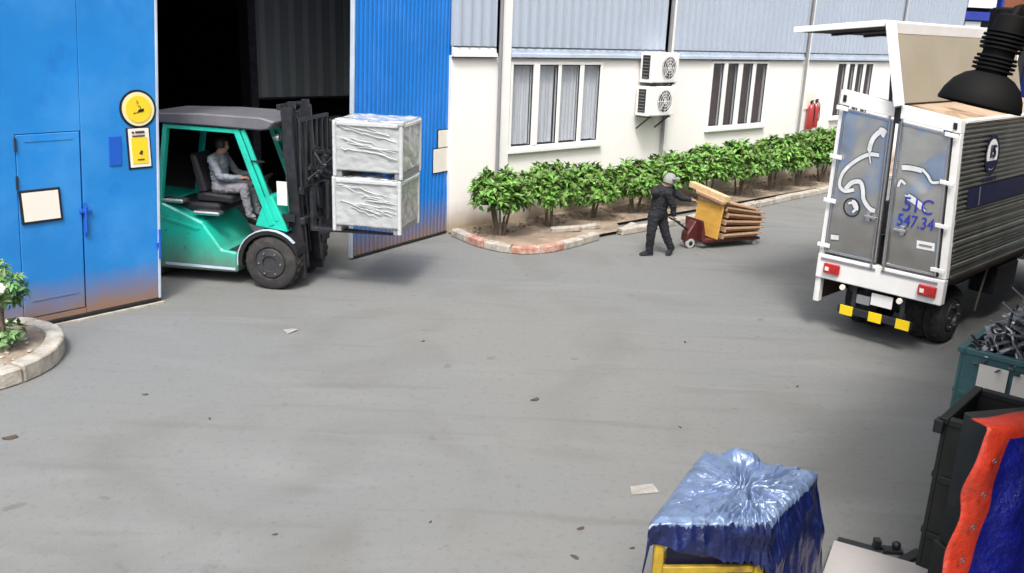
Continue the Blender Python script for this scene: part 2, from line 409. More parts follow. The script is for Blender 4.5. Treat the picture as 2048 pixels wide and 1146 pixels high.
def ribbed(x0, x1, z0, z1, y, depth, pitch, duty=.28, thick=.03):
    pr = []; x = x0
    while x < x1 - 1e-6:
        e = min(x1, x + pitch); q = (e - x)
        pr += [(x, y), (x + q * (1 - duty) * .5, y), (x + q * ((1 - duty) * .5 + .06), y - depth), (x + q * ((1 + duty) * .5 - .06 + .06), y - depth), (x + q * ((1 + duty) * .5 + .06), y)]
        x = e
    pr += [(x1, y), (x1, y + thick), (x0, y + thick)]
    out = [pr[0]]
    for q in pr[1:]:
        if math.dist(q, out[-1]) > 1e-5: out.append(q)
    return MB().prism(out, z0, z1, 'z')
for a, b in ((.0, 1.04), (1.42, 6.12), (6.42, 12.12), (12.42, 17.6), (17.9, 22.3)):
    ribbed(a, b, 3.47, 6.38, -.005, .075, .235).build('cladding_panel', m_clad, off)
    MB().prism([(-.09, 3.28), (.0, 3.28), (.0, 3.46), (-.03, 3.46), (-.05, 3.42), (-.05, 3.35), (-.09, 3.35)], a, b, 'x').build('flashing', m_white if a < 1 else m_edge, off, bevel=.004)
    box('flashing_gap', m_dark, off, a, b, -.052, -.002, 3.461, 3.469, 0); box('flashing_gap', m_dark, off, a, b, -.075, -.002, 3.262, 3.279, 0)
for s in (1.24, 6.27, 12.27, 17.75):
    w_ = .13 if s < 2 else .07
    box('pilaster', m_white, off, s - w_ + .03, s + w_ + .03, -.07, -.004, .0, 6.38)
    MB().tube([(s - w_ - .015, -.10, .12), (s - w_ - .015, -.10, 6.3)], .036, 8).build('downpipe', m_flash, off, smooth=True)
def window(s0, s1, z0, z1, cuts, curtain, open_first=False):
    fr = MB(); t = .06
    fr.box(s0, s1, -.03, .09, z0, z0 + t).box(s0, s1, -.03, .09, z1 - t, z1)
    fr.box(s0, s0 + t, -.03, .09, z0 + t, z1 - t).box(s1 - t, s1, -.03, .09, z0 + t, z1 - t)
    f = fr.build('window', m_upvc, off, bevel=.008)
    e = [s0 + t] + [c for c in cuts] + [s1 - t]
    for i, (c, wd) in enumerate(cuts):
        box('mullion', m_upvc, f, c - wd / 2, c + wd / 2, -.045 if i == 0 else -.02, .08, z0 + t, z1 - t)
    edges = [s0 + t]
    for c, wd in cuts: edges += [c - wd / 2, c + wd / 2]
    edges.append(s1 - t)
    for i in range(0, len(edges), 2):
        a, b = edges[i], edges[i + 1]
        MB().box(a, b, .02, .028, z0 + t, z1 - t).build('pane', m_glass, f)
        q = MB()   # dark sash gasket round each light
        for (u0, u1, v0, v1) in ((a, a + .02, z0 + t, z1 - t), (b - .02, b, z0 + t, z1 - t), (a + .02, b - .02, z0 + t, z0 + t + .02), (a + .02, b - .02, z1 - t - .02, z1 - t)):
            q.box(u0, u1, .0, .018, v0, v1)
        q.build('sash_gasket', m_dark, f)
        if i == 0 and open_first:
            ca, cb = a + (b - a) * .28, b + .02
        else: ca, cb = a - .03, b + .03
        n = 30; pts = [(ca + (cb - ca) * k / n, .14 + .022 * math.sin(k * 1.25 + i) + .01 * math.sin(k * .6)) for k in range(n + 1)]
        q = MB(); vs = [(x, y, z) for z in (z0 + .08, z1 - .05) for x, y in pts]
        q.add(vs, [(k, k + 1, k + n + 2, k + n + 1) for k in range(n)])
        q.build('curtain', curtain, f, smooth='all')
    box('sill', m_white, f, s0 - .06, s1 + .06, -.09, -.002, z0 - .07, z0 - .004)
window(*WIN[0], [(2.13, .15), (2.80, .09), (3.45, .12)], m_curt, True)
window(*WIN[1], [(8.56, .13), (9.21, .2), (9.83, .15)], m_brown)
window(*WIN[2], [(14.66, .16), (15.18, .14), (15.72, .16)], m_brown)

# air conditioners hung on the wall
def aircon(s, z, lab):
    a = thing('air_conditioner', (0, 0, 0), None, lab, 'air conditioner', 'outdoor air conditioner units on the white wall')
    a.matrix_world = off.matrix_basis @ Matrix.Translation((s, -.02, z))
    wd, dp, ht = .92, .36, .64
    MB().box(0, wd, -dp - .05, -.05, 0, ht).build('case', m_white, a, bevel=.02)
    v = MB()
    v.box(-.012, -.003, -dp + .03, -.13, .08, ht - .06); v.build('side_vent', m_black, a)
    for k in range(7):
        z_ = .11 + k * .068
        box('louvre', m_flash, a, -.022, -.013, -dp + .05, -.15, z_, z_ + .012, 0)
    c = (.56, -dp - .052, ht / 2)
    MB().lathe([(.02, -.004), (.245, -.004)], c, 'y', 28).build('fan_opening', m_flash, a)
    fb = MB()
    for k in range(3):
        t0 = k * 2.094 + .4
        P = lambda r, t, y: (c[0] + r * math.cos(t), c[1] + y, c[2] + r * math.sin(t))
        fb.add([P(.05, t0, -.008), P(.22, t0 - .25, -.006), P(.23, t0 + .55, -.02), P(.06, t0 + .7, -.02)], [(0, 1, 2, 3)])
    fb.build('fan', m_dark, a)
    gr = MB()
    for r_ in (.06, .12, .18, .25):
        gr.tube([(c[0] + r_ * math.cos(t * math.pi / 10), c[1] - .028, c[2] + r_ * math.sin(t * math.pi / 10)) for t in range(21)], .005, 5)
    for k in range(8):
        t = k * math.pi / 4
        gr.tube([(c[0], c[1] - .03, c[2]), (c[0] + .25 * math.cos(t), c[1] - .03, c[2] + .25 * math.sin(t))], .004, 4)
    gr.build('fan_guard', m_white, a)
    b = MB()
    for q in (.12, .78): b.bar((q, -.02, -.02), (q, -dp - .06, -.02), .04, .035).bar((q, -.02, -.3), (q, -dp, -.035), .03, .03)
    b.build('bracket', m_dark, a)
    MB().tube([(wd + .02, -.1, .12), (wd + .08, -.1, .05), (wd + .09, -.06, -.2)], .018, 6).build('pipe', m_dark, a, smooth=True)
    return a
aircon(5.22, 2.78, 'upper white air conditioner unit hung just under the cladding')
aircon(5.16, 2.06, 'lower white air conditioner unit hung above the bushes')

# fire extinguishers
for k, (s, lab) in enumerate(((12.66, 'left red fire extinguisher hanging on the white wall'), (12.92, 'right red fire extinguisher hanging nearest the far window'))):
    f = thing('fire_extinguisher', (0, 0, 0), None, lab, 'fire extinguisher', 'fire extinguishers on the wall')
    f.matrix_world = off.matrix_basis @ Matrix.Translation((s, -.14, 1.42 + k * .03))
    MB().lathe([(.02, 0), (.085, 0), (.095, .03), (.095, .55), (.07, .63), (.03, .67), (.03, .70)], (0, 0, 0), 'z', 16).build('cylinder', m_red, f, smooth=True)
    MB().box(-.03, .03, -.03, .03, .70, .76).box(-.02, .10, -.014, .014, .76, .785).build('valve', m_dark, f)
    MB().tube([(.03, -.02, .73), (.12, -.05, .62), (.115, -.07, .3), (.10, -.06, .18)], .012, 6).build('hose', m_black, f, smooth=True)
fb = MB().box(12.5, 13.08, -.03, -.004, 1.95, 2.42)
o = fb.build('notice_board', m_paper, bevel=.004, label='small white notice board above the red fire extinguishers', cat='sign'); o.matrix_world = off.matrix_basis

# ================================================================== WAREHOUSE (dark inside behind the blue gates)
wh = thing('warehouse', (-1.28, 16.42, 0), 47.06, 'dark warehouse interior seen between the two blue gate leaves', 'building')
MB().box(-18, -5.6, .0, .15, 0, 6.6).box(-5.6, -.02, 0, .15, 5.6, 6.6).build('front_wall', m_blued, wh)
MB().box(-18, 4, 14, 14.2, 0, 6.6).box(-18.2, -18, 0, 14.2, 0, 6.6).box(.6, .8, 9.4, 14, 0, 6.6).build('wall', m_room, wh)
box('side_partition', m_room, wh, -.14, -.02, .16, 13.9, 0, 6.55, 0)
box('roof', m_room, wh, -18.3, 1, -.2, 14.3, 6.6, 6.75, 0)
c = MB().box(-2.72, -2.58, 2.45, 2.75, 0, 6.5).box(-2.72, -2.58, 2.40, 2.44, 0, 6.5).box(-2.72, -2.58, 2.76, 2.80, 0, 6.5)
c.build('column', m_mast, wh)
pr = MB(); n = 24
pts = [(-2.52 + 2.36 * k / n, 2.55 + .015 * math.sin(k * 2.1)) for k in range(n + 1)]
pr.add([(x, y + dy, z) for dy in (0, .04) for z in (2.40, 6.4) for x, y in pts],
       [(k, k + 1, n + 2 + k, n + 1 + k) for k in range(n)] + [(2 * n + 2 + k, 3 * n + 3 + k, 3 * n + 4 + k, 2 * n + 3 + k) for k in range(n)] + [(k, 2 * n + 2 + k, 2 * n + 3 + k, k + 1) for k in range(n)])
pr.build('hanging_partition', m_part, wh)
box('partition_rail', m_mast, wh, -2.52, -.16, 2.52, 2.62, 2.36, 2.395)
# dark machine standing inside, right of the mast
mc = thing('machine', (0, 0, 0), None, 'dark machine with a round-topped post standing inside behind the crates', 'machine')
mc.matrix_world = wh.matrix_basis @ Matrix.Translation((-1.35, 1.5, 0))
MB().box(-.55, .35, -.3, .4, 0, 1.55).box(-.4, .1, -.2, .3, 1.55, 2.1).build('housing', m_dark, mc, bevel=.03)
MB().tube([(.36, -.32, 0), (.36, -.32, 2.35), (.36, -.32, 2.5), (.36, -.32, 2.56)], [.11, .11, .085, .03], 12).build('post', m_black, mc, smooth=True)

# ------------------------------------------------------------------ left blue gate leaf
gl = thing('blue_gate', (-4.85, 11.51, 0), 40.156, 'flat blue steel gate on the left with a small wicket door in it', 'gate')
GT = 6.2
def GW(x, y, z): return (x + (.066 * z if x > -4 else 0), y, z)
SEAM = -1.02
p = MB(GW); p.box(-9, -1.78, 0, .06, .07, GT).box(-1.78, SEAM, 0, .06, 2.40, GT).box(-1.78, SEAM, 0, .06, .07, .14)
p.build('gate_panel', m_blue, gl)
MB(GW).box(SEAM + .008, -.035, -.004, .056, .07, GT).build('gate_panel', m_blue, gl, bevel=.003)
d = MB(GW).box(-1.77, SEAM - .012, -.006, .05, .15, 2.388).build('wicket_door', m_blue, gl, bevel=.006)
for z in (.5, 1.75, 2.2): MB(GW).tube([(-1.782, -.018, z), (-1.782, -.018, z + .16)], .014, 8).build('hinge', m_dark, d)
b = MB(GW).box(-1.015, -.985, -.03, -.008, 1.08, 1.5).tube([(-1.0, -.045, 1.12), (-1.0, -.045, 1.47)], .016, 8).box(-1.07, -.93, -.05, -.01, 1.38, 1.42)
b.build('bolt', m_blued, d, bevel=.003)
for z in (.35, 2.3): box('stiffener', m_blue, d, -1.68, -1.12, -.012, -.007, z, z + .025, 0, warp=GW)
box('edge_trim', m_edge, gl, -.033, .004, -.012, .07, .06, GT, warp=GW)
box('bottom_rail', m_dark, gl, -9, .0, -.004, .066, .025, .066, warp=GW)
box('patch_panel', m_blued, gl, -.67, -.51, -.016, -.005, 1.93, 2.30, .003, warp=GW)
MB(GW).tube([(-.02, -.03, .62), (-.02, -.03, 1.02)], .016, 8).box(-.06, 0, -.03, -.012, .78, .84).build('latch', m_blued, gl)
tr = MB(); tr.box(-9, .02, -.09, -.04, .0, .022).box(-9, .02, .05, .10, .0, .022); tr.build('floor_rail', m_kerb, gl)

def onplane(name, base, lab, cat, group=None):
    o = thing(name, (0, 0, 0), None, lab, cat, group); o.matrix_world = base.matrix_basis.copy(); return o
# round sign with a forklift pictogram
s1 = onplane('warning_sign', gl, 'round yellow warning sign with a black rim at the gate edge', 'sign')
cx, cz = -.105, 2.63
def disc(r, y, n=40): return MB().lathe([(0.001, y - .006), (r, y - .006), (r, y)], (cx, 0, cz), 'y', n)
disc(.245, -.006).build('rim', m_sblack, s1); disc(.215, -.014).build('border', m_yelw, s1); disc(.17, -.021).build('face', m_yel, s1)
pc = MB()
def flat(mb, poly, y, dx=cx, dz=cz): mb.prism([(dx + a, dz + b) for a, b in poly], y, y - .003, 'y')
flat(pc, [(-.045, -.05), (.065, -.03), (.07, .005), (.0, -.005), (-.02, -.035)], -.029)
flat(pc, [(-.075, -.055), (-.045, -.05), (-.045, -.04), (-.075, -.045)], -.029)
flat(pc, [(.02, .0), (.03, .0), (.02, .04), (-.01, .045), (-.01, .038), (.015, .033)], -.029)
pc.build('forklift_pictogram', m_sblack, s1)
q = MB(); flat(q, [(-.03, .10), (-.02, .115), (.01, .085), (-.02, .06), (-.027, .07), (-.008, .085)], -.029); q.build('arrow', m_yframe, s1)
s2 = onplane('warning_sign', gl, 'rectangular yellow sign with dark text lines below the round sign', 'sign')
box('backing', m_sblack, s2, -.29, .028, -.012, -.004, 1.86, 2.395, 0); box('border', m_paper, s2, -.265, .01, -.018, -.0125, 1.885, 2.385, 0)
box('face', m_yel, s2, -.235, -.02, -.023, -.0185, 1.93, 2.27, 0)
q = MB()
for (a, b, z, h) in ((-.22, -.19, 2.325, .022), (-.175, -.05, 2.325, .025), (-.22, -.05, 2.28, .018), (-.17, -.08, 1.975, .015)): box('text_line', m_under, s2, a, b, -.028, -.0235, z, z + h, 0)
flat(q, [(-.02, 0), (.02, -.02), (.035, .03), (.01, .045)], -.0235, -.125, 2.06)
q.build('pictogram', m_under, s2)
s3 = onplane('notice', gl, 'white paper notice in a black frame on the wicket door', 'notice')
box('frame', m_sblack, s3, -1.665, -1.185, -.03, -.012, 1.325, 1.735, .004); box('sheet', m_paper, s3, -1.635, -1.215, -.036, -.031, 1.355, 1.705, 0)

# ------------------------------------------------------------------ right ribbed gate leaf
gr_ = thing('ribbed_gate', (-1.28, 16.42, 0), 31.98, 'ribbed blue steel gate leaf swung open in front of the white building', 'gate')
q = ribbed(-2.68, -.03, .06, 6.1, -.01, .022, .106, .5, .03); q.warp = lambda x, y, z: (x + .034 * z, y, z); q.build('ribbed_sheet', m_blue2, gr_)
box('edge_trim', m_edge, gr_, -2.72, -2.682, -.04, .04, .03, 6.1, warp=lambda x, y, z: (x + .034 * z, y, z)); box('hinge_post', m_blued, gr_, -.028, .02, -.03, .06, .0, 6.1, warp=lambda x, y, z: (x + .034 * z, y, z))
box('bottom_rail', m_dark, gr_, -2.68, -.03, -.035, .022, .02, .058, warp=lambda x, y, z: (x + .034 * z, y, z))
for z in (2.22, 1.6): box('latch', m_blued, gr_, -1.2, -.98, -.06, -.033, z, z + .03, warp=lambda x, y, z: (x + .034 * z, y, z))
for (a, z0, z1, lab) in ((-.38, 1.66, 1.97, 'upper white notice plate at the hinge edge of the ribbed gate'), (-.52, 1.21, 1.64, 'lower and larger white notice plate at the hinge edge of the ribbed gate')):
    o = onplane('notice', gr_, lab, 'notice', 'white notice plates on the ribbed gate')
    box('sheet', m_paper, o, a, .03, -.048, -.038, z0, z1, .002); box('frame', m_sblack, o, a - .018, .035, -.0375, -.0335, z0 - .018, z1 + .018, 0)

# ================================================================== PLANTS
def leaf(mb, p, d, up, L, W):
    d = d.normalized(); sdv = d.cross(up)
    if sdv.length < .05: sdv = d.cross(Vector((1, .3, 0)))
    sdv.normalize(); nrm = sdv.cross(d).normalized()
    b = p + d * L * .42 - nrm * 0.0; t = p + d * L - nrm * (-.18 * L) * -1
    l = b + sdv * W / 2 + nrm * W * .16; r = b - sdv * W / 2 + nrm * W * .16
    mb.add([p, l, t, r, b], [(0, 4, 1), (1, 4, 2), (0, 3, 4), (3, 2, 4)])
def foliage(seed, rx, ry, rz, cz, nros, nleaf, L):
    rd = random.Random(seed); mb = MB()
    for i in range(nros):
        a = rd.uniform(0, 2 * math.pi); t = math.acos(rd.uniform(-.62, 1)); rr = rd.uniform(.62, 1.0)
        c = Vector((rx * rr * math.sin(t) * math.cos(a), ry * rr * math.sin(t) * math.sin(a), cz + rz * rr * math.cos(t)))
        ax = Vector((c.x / rx ** 2 * .4, c.y / ry ** 2 * .4, (c.z - cz) / rz ** 2 * .4 + .75)).normalized()
        for k in range(nleaf):
            ph = k * 2.399 + rd.uniform(-.3, .3); el = rd.uniform(-.35, 1.0)
            u = ax.orthogonal().normalized(); v = ax.cross(u)
            d = (u * math.cos(ph) + v * math.sin(ph)) * math.cos(el) + ax * math.sin(el)
            leaf(mb, c + d * .015 - ax * rd.uniform(0, .12), d, ax, L * rd.uniform(.7, 1.2), L * rd.uniform(.42, .58))
    return mb
def stems(seed, n, h, spread):
    rd = random.Random(seed); out = []
    for k in range(n):
        a = rd.uniform(0, 6.28); r0 = rd.uniform(.02, .09); r1 = spread * rd.uniform(.5, 1)
        p0 = Vector((r0 * math.cos(a), r0 * math.sin(a), 0)); p2 = Vector((r1 * math.cos(a), r1 * math.sin(a), h))
        p1 = p0.lerp(p2, .5) + Vector((rd.uniform(-.04, .04), rd.uniform(-.04, .04), .05))
        out.append(MB().tube([p0, p0.lerp(p1, .5), p1, p2], [.028, .024, .020, .010], 7))
    return out
bspec = [  # s along wall, offset, crown centre z, rx, rz, stems, label
    (.52, .92, .90, .62, .44, 6, 'leafy green bush at the near corner with several pale bare trunks'),
    (1.86, .85, .90, .60, .46, 4, 'leafy bush on a forked bare trunk, second from the blue gate'),
    (3.15, .80, .78, .62, .44, 4, 'third bush along the wall, under the right end of the curtained window'),
    (4.45, .85, .78, .62, .44, 4, 'bush under the air conditioners behind the walking worker'),
    (5.75, .85, .84, .66, .47, 4, 'yellow-green bush behind the load of wooden trays'),
    (7.05, .85, .90, .68, .47, 4, 'bright bush under the left edge of the brown window'),
    (8.45, .85, .92, .70, .48, 4, 'bush centred under the four-light brown window'),
    (9.85, .85, .96, .70, .48, 4, 'bush just right of the brown window'),
    (11.1, .85, .98, .66, .48, 4, 'bush left of the fire extinguishers'),
    (12.35, .85, 1.02, .66, .50, 4, 'last bush in view, below the fire extinguishers beside the truck'),
    (13.7, .85, 1.05, .66, .52, 4, 'dark bush mostly hidden behind the left edge of the truck')]
fol = [foliage(20 + k, .66, .62, .47, 0, 150, 12, .165) for k in range(4)]
fmesh = []
for i, (s, o_, cz, rx, rz, ns_, lab) in enumerate(bspec):
    P = wpos(s, o_); t = thing('bush', (P[0], P[1], .07), None, lab, 'bush', 'row of bushes along the white wall')
    t.rotation_euler = (0, 0, random.uniform(0, 6.28))
    if i < 4: f = fol[i].build('foliage', m_leaf, t, kind='stuff'); fmesh.append(f.data)
    else:
        f = bpy.data.objects.new('foliage', fmesh[i % 4]); COL.objects.link(f); f.parent = t; f['kind'] = 'stuff'
    f.location = (0, 0, cz - .07); f.scale = (rx / .66, rx / .66, rz / .45)
    for q in stems(50 + i, ns_, cz - .05, .30): q.build('trunk', m_stem, t, smooth=True)

# round planter at the left edge
PC = (-5.98, 8.98)
ring = []
for k in range(19):
    a = R(-100 + k * 12); ring.append((PC[0] + .93 * math.cos(a), PC[1] + (.95 if a > 0 else .80) * 1.22 * math.sin(a)))
kerb_run(ring, .19, .20, .62, 1)
pb = MB(); pv = [(PC[0], PC[1], .17)]
for k in range(40):
    a = k * math.pi / 20; pv.append((PC[0] + .78 * math.cos(a), PC[1] + .93 * math.sin(a), .12 + .025 * noise.noise((k, 0, 0))))
pb.add(pv, [(0, k + 1, (k + 1) % 40 + 1) for k in range(40)]); pb.build('planter_soil', m_soil, kind='structure')
for j, (x, y, s_, h, lab) in enumerate(((-5.70, 9.20, 1., .74, 'pale green flowering shrub in the round planter by the wicket door'),)):
    t = thing('shrub', (x, y, .12), None, lab, 'shrub')
    foliage(91, .30, .30, .36, h, 40, 13, .13).build('foliage', m_leaf2, t, kind='stuff')
    foliage(92, .26, .26, .14, .20, 12, 10, .12).build('undergrowth', m_leaf2, t, kind='stuff')
    for q in stems(93, 5, h, .16): q.build('stem', m_stem, t, smooth=True)
    fl = MB()
    for k in range(6):
        a = k * math.pi / 3
        fl.ball((.19 + .035 * math.cos(a), -.23, .80 + .035 * math.sin(a)), .03, .012, .03, 8, 5)
    fl.build('flower', m_paper, t, smooth='all')
st = MB()
for i in range(60):
    a = random.uniform(-1.5, 1.2); r_ = random.uniform(.2, .66); q = random.uniform(.012, .045)
    st.ball((PC[0] + r_ * math.cos(a), PC[1] + r_ * math.sin(a), .15), q, q * 1.2, q * .6, 6, 4)
st.build('pebbles', m_kerb, kind='stuff', label='pale stones and clods scattered on the planter soil', cat='stones')

# ================================================================== PEOPLE
def human(name, root, caps, balls, mats, region, vox=.0085, smooth=6, cloth=(0,), wr=.012):
    """one continuous body: tapered limbs fused by a voxel remesh, clothes as material regions"""
    mb = MB()
    for a, b, r0, r1 in caps:
        a, b = Vector(a), Vector(b); n = 6
        mb.tube([a.lerp(b, k / n) for k in range(n + 1)], [r0 + (r1 - r0) * k / n for k in range(n + 1)], 14)
        mb.ball(a, r0 * .99, n=14, m=8); mb.ball(b, r1 * .99, n=14, m=8)
    for c, x, y, z in balls: mb.ball(c, x, y, z, 18, 12)
    o = mb.build('tmp', mats)
    md = o.modifiers.new('r', 'REMESH'); md.mode = 'VOXEL'; md.voxel_size = vox
    ms = o.modifiers.new('s', 'SMOOTH'); ms.iterations = smooth; ms.factor = .5
    bpy.context.view_layer.update()
    me = bpy.data.meshes.new_from_object(o.evaluated_get(bpy.context.evaluated_depsgraph_get()))
    bpy.data.objects.remove(o)
    me.materials.clear()
    for m in mats: me.materials.append(m)
    me.polygons.foreach_set('material_index', [region(q.center) for q in me.polygons])
    bm = bmesh.new(); bm.from_mesh(me); bm.normal_update()
    for v in bm.verts:
        if any(f.material_index in cloth for f in v.link_faces):
            c = v.co; k = 1 - 2 * abs(noise.noise((c.x * 9, c.y * 9, c.z * 14))); k2 = 1 - 2 * abs(noise.noise((c.x * 20 + 3, c.y * 20, c.z * 26 + c.x * 12)))
            v.co = c + v.normal * (.004 + wr * (.9 * k ** 3 + .5 * k2 ** 2 - .3))
    bm.to_mesh(me); bm.free()
    me.polygons.foreach_set('use_smooth', [True] * len(me.polygons)); me.name = name
    b = bpy.data.objects.new(name, me); COL.objects.link(b); b.parent = root; return b
def hand(wrist, d, palmn, s=1., curl=.9):
    """palm capsule and five bent fingers; d = direction of the palm, palmn = side the fingers curl to"""
    w0, d, pn = Vector(wrist), Vector(d).normalized(), Vector(palmn); pn = (pn - d * pn.dot(d)).normalized(); sd = d.cross(pn)
    out = []
    for k in (-1.5, -.5, .5, 1.5): out.append((w0 + sd * .006 * k, w0 + d * .075 * s + sd * .017 * k * s, .016 * s, .013 * s))
    for k, ln in ((-1.5, .062), (-.5, .075), (.5, .078), (1.5, .068)):
        p = w0 + d * .078 * s + sd * .019 * k * s; a = curl * .45; ln *= s
        for seg, f in ((0, .45), (1, .32), (2, .23)):
            q = p + (d * math.cos(a) + pn * math.sin(a)) * ln * f; out.append((p, q, .0095 * s, .0088 * s)); p = q; a += curl * .6
    p = w0 + d * .02 * s + sd * .024 * s
    q = p + (d * .55 + sd * .75 + pn * .3).normalized() * .036 * s; out.append((p, q, .014 * s, .011 * s))
    out.append((q, q + (d * .7 + pn * .6 + sd * .1).normalized() * .032 * s, .011 * s, .0095 * s)); return out
def head(c, fwd, up, s=1.):
    c, f, u = Vector(c), Vector(fwd).normalized(), Vector(up); u = (u - f * u.dot(f)).normalized(); r = f.cross(u)
    caps = [(c + u * .03 * s - f * .012 * s, c + u * .03 * s + f * .012 * s, .088 * s, .082 * s), (c + f * .035 * s - u * .06 * s, c + f * .03 * s + u * .0, .05 * s, .07 * s),
            (c + f * .088 * s + u * .012 * s, c + f * .105 * s - u * .018 * s, .010 * s, .014 * s),
            (c + f * .078 * s - u * .052 * s + r * .016 * s, c + f * .078 * s - u * .052 * s - r * .016 * s, .010 * s, .010 * s)]
    for q in (-1, 1): caps.append((c + r * q * .084 * s + u * .012 * s, c + r * q * .087 * s - u * .02 * s, .014 * s, .011 * s))
    return caps
def near_seg(p, a, b):
    a, b = Vector(a), Vector(b); t = max(0, min(1, (p - a).dot(b - a) / (b - a).length_squared)); return (a.lerp(b, t) - p).length
def eyes(root, c, fwd, up, s=1.):
    c, f, u = Vector(c), Vector(fwd).normalized(), Vector(up); u = (u - f * u.dot(f)).normalized(); r = f.cross(u); m = MB()
    for q in (-1, 1): m.ball(c + f * .076 * s + r * q * .03 * s + u * .018 * s, .011 * s, n=8, m=6)
    m.build('eyes', m_black, root, smooth='all')

# --- worker hauling the pallet jack (walks left, leaning back towards the load)
wk = thing('person', (2.55, 15.30, 0), None, 'worker in black clothes and grey cap hauling a hand pallet truck', 'person')
hipL, hipR = (-.085, -.06, .72), (.06, .06, .72)
kneL, kneR = (-.12, -.12, .40), (.15, .03, .41)
ankL, ankR = (-.125, -.08, .085), (.275, .03, .13)
pel, wai, che, nek = (-.02, 0, .76), (.0, 0, .92), (.06, 0, 1.13), (.10, -.01, 1.22)
shL, shR = (-.10, -.10, 1.15), (.20, .10, 1.15)
elF, haF = (.22, -.13, .93), (.26, -.09, .745)      # front arm down to the tow handle
elB, haB = (.40, .07, 1.04), (.56, .02, 1.02)       # other arm resting on the load
hc = (.145, -.02, 1.36); hf = (.75, -.55, -.25); hu = (.05, 0, 1)
shL2 = (.10, -.15, 1.14)
caps = [(pel, wai, .150, .145), (wai, che, .145, .165), ((-.07, -.03, .74), (.05, .03, .74), .115, .115), (che, nek, .13, .075), (nek, hc, .05, .052),
        (shL, shR, .075, .075), (shL, che, .085, .12), (shR, che, .085, .12),
        (hipL, kneL, .105, .076), (kneL, ankL, .076, .060), (hipR, kneR, .105, .076), (kneR, ankR, .076, .058),
        (shL2, elF, .070, .055), (elF, haF, .053, .040), (shR, elB, .070, .055), (elB, haB, .053, .040)]
caps += head(hc, hf, hu, .97) + hand(haF, (.25, .1, -1), (1, .2, 0), 1.0, 1.0) + hand(haB, (1, -.1, -.15), (0, 0, -1), 1., .7)
def reg(p):
    if (p - Vector(haF) - Vector((.02, .01, -.085))).length < .095 and p.x > .2 and p.z < haF[2]: return 1
    if (p - Vector(haB)).x > .0 and p.x > .55: return 1
    if p.z > 1.25 and (p - Vector(hc)).length < .15: return 1
    return 0
body = human('body', wk, caps, [], [m_cloth, m_skin], reg)
eyes(wk, hc, hf, hu, .97)
cp = MB(); mx = Matrix.Rotation(.18, 3, 'Y')
cp.lathe([(.001, .125), (.05, .118), (.085, .09), (.105, .04), (.112, .0), (.108, -.045)], hc, 'z', 20, mx)
cp.prism([(hc[0] + .04 + .13 * math.cos(a * .35 - .6) , hc[1] + .13 * math.sin(a * .35 - .6) - .03) for a in range(-3, 7)] + [(hc[0] + .02, hc[1])], hc[2] + .035, hc[2] + .047, 'z')
cp.build('cap', m_cap, wk, smooth=True)
def shoe(parent, ank, d, pitch=0., L=.25, m=m_cloth):
    b = MB(); d = Vector(d).normalized(); mx = Matrix.Rotation(math.atan2(d.y, d.x), 4, 'Z') @ Matrix.Rotation(pitch, 4, 'Y')
    mx = Matrix.Translation(ank) @ mx
    prof = [(-.07, .035, .10), (-.04, .04, .115), (.04, .043, .085), (.10, .048, .062), (.15, .045, .05), (.18, .028, .035)]
    vs = []
    for x, w_, h in prof:
        for (y, z) in ((-w_, -.075), (-w_, -.075 + h * .55), (-w_ * .5, -.075 + h), (w_ * .5, -.075 + h), (w_, -.075 + h * .55), (w_, -.075)):
            vs.append(mx @ Vector((x, y, z)))
    fs = [(i * 6 + k, i * 6 + (k + 1) % 6, i * 6 + 6 + (k + 1) % 6, i * 6 + 6 + k) for i in range(5) for k in range(6)] + [tuple(range(6)), tuple(range(35, 29, -1))]
    b.add(vs, fs).build('shoe', m, parent, smooth=True)
shoe(wk, ankL, (-1, -.35, 0)); shoe(wk, (ankR[0], ankR[1], ankR[2] + .01), (-.6, -.8, 0), .55)

# ================================================================== PALLET JACK AND ITS LOAD
JA = 63.
jk = thing('pallet_jack', (3.27, 15.98, 0), JA, 'dark red hand pallet truck carrying stacked wooden trays', 'pallet truck')
for y in (-.19, .19):
    f = MB().prism([(.12, .13), (.12, .19), (1.42, .17), (1.5, .14), (1.5, .11), (1.42, .10)], y - .08, y + .08, 'y').build('fork', m_jack, jk, bevel=.01)
    MB().lathe([(.001, -.04), (.042, -.04), (.042, .04), (.001, .04)], (1.40, y, .045), 'y', 14).build('roller', m_sole, f)
MB().prism([(-.12, .12), (.14, .12), (.14, .50), (.04, .52), (-.02, .42), (-.12, .28)], -.10, .10, 'y').build('pump_housing', m_jack, jk, bevel=.02)
MB().prism([(.10, .18), (.17, .18), (.17, .30), (.10, .55), (.07, .55)], -.26, .26, 'y').build('bulkhead', m_jack, jk, bevel=.01)
for y in (-.075, .075):
    o = MB().lathe([(.04, -.03), (.085, -.03), (.095, -.02), (.095, .02), (.085, .03), (.04, .03)], (-.03, y, .095), 'y', 20).build('wheel', m_sole, jk, smooth=True)
    MB().lathe([(.001, -.034), (.045, -.034), (.045, .034), (.001, .034)], (-.03, y, .095), 'y', 12).build('hub', m_dark, o)
hp = Vector((2.55 + .275, 15.30 - .083, .665)); jm = jk.matrix_basis.inverted() @ hp
MB().tube([(-.06, 0, .34), jm - (jm - Vector((-.06, 0, .34))).normalized() * .10], .02, 8).build('tow_bar', m_dark, jk, smooth=True)
dv = (jm - Vector((-.06, 0, .34))).normalized(); sv = Vector((0, 1, 0))
sv = (sv - dv * sv.dot(dv)).normalized(); b0 = jm - dv * .10
MB().tube([b0, b0 + sv * .09 + dv * .03, b0 + sv * .10 + dv * .10, jm + sv * .06, jm - sv * .06, b0 - sv * .10 + dv * .10, b0 - sv * .09 + dv * .03, b0], .014, 8).build('handle_loop', m_dark, jk, smooth=True)
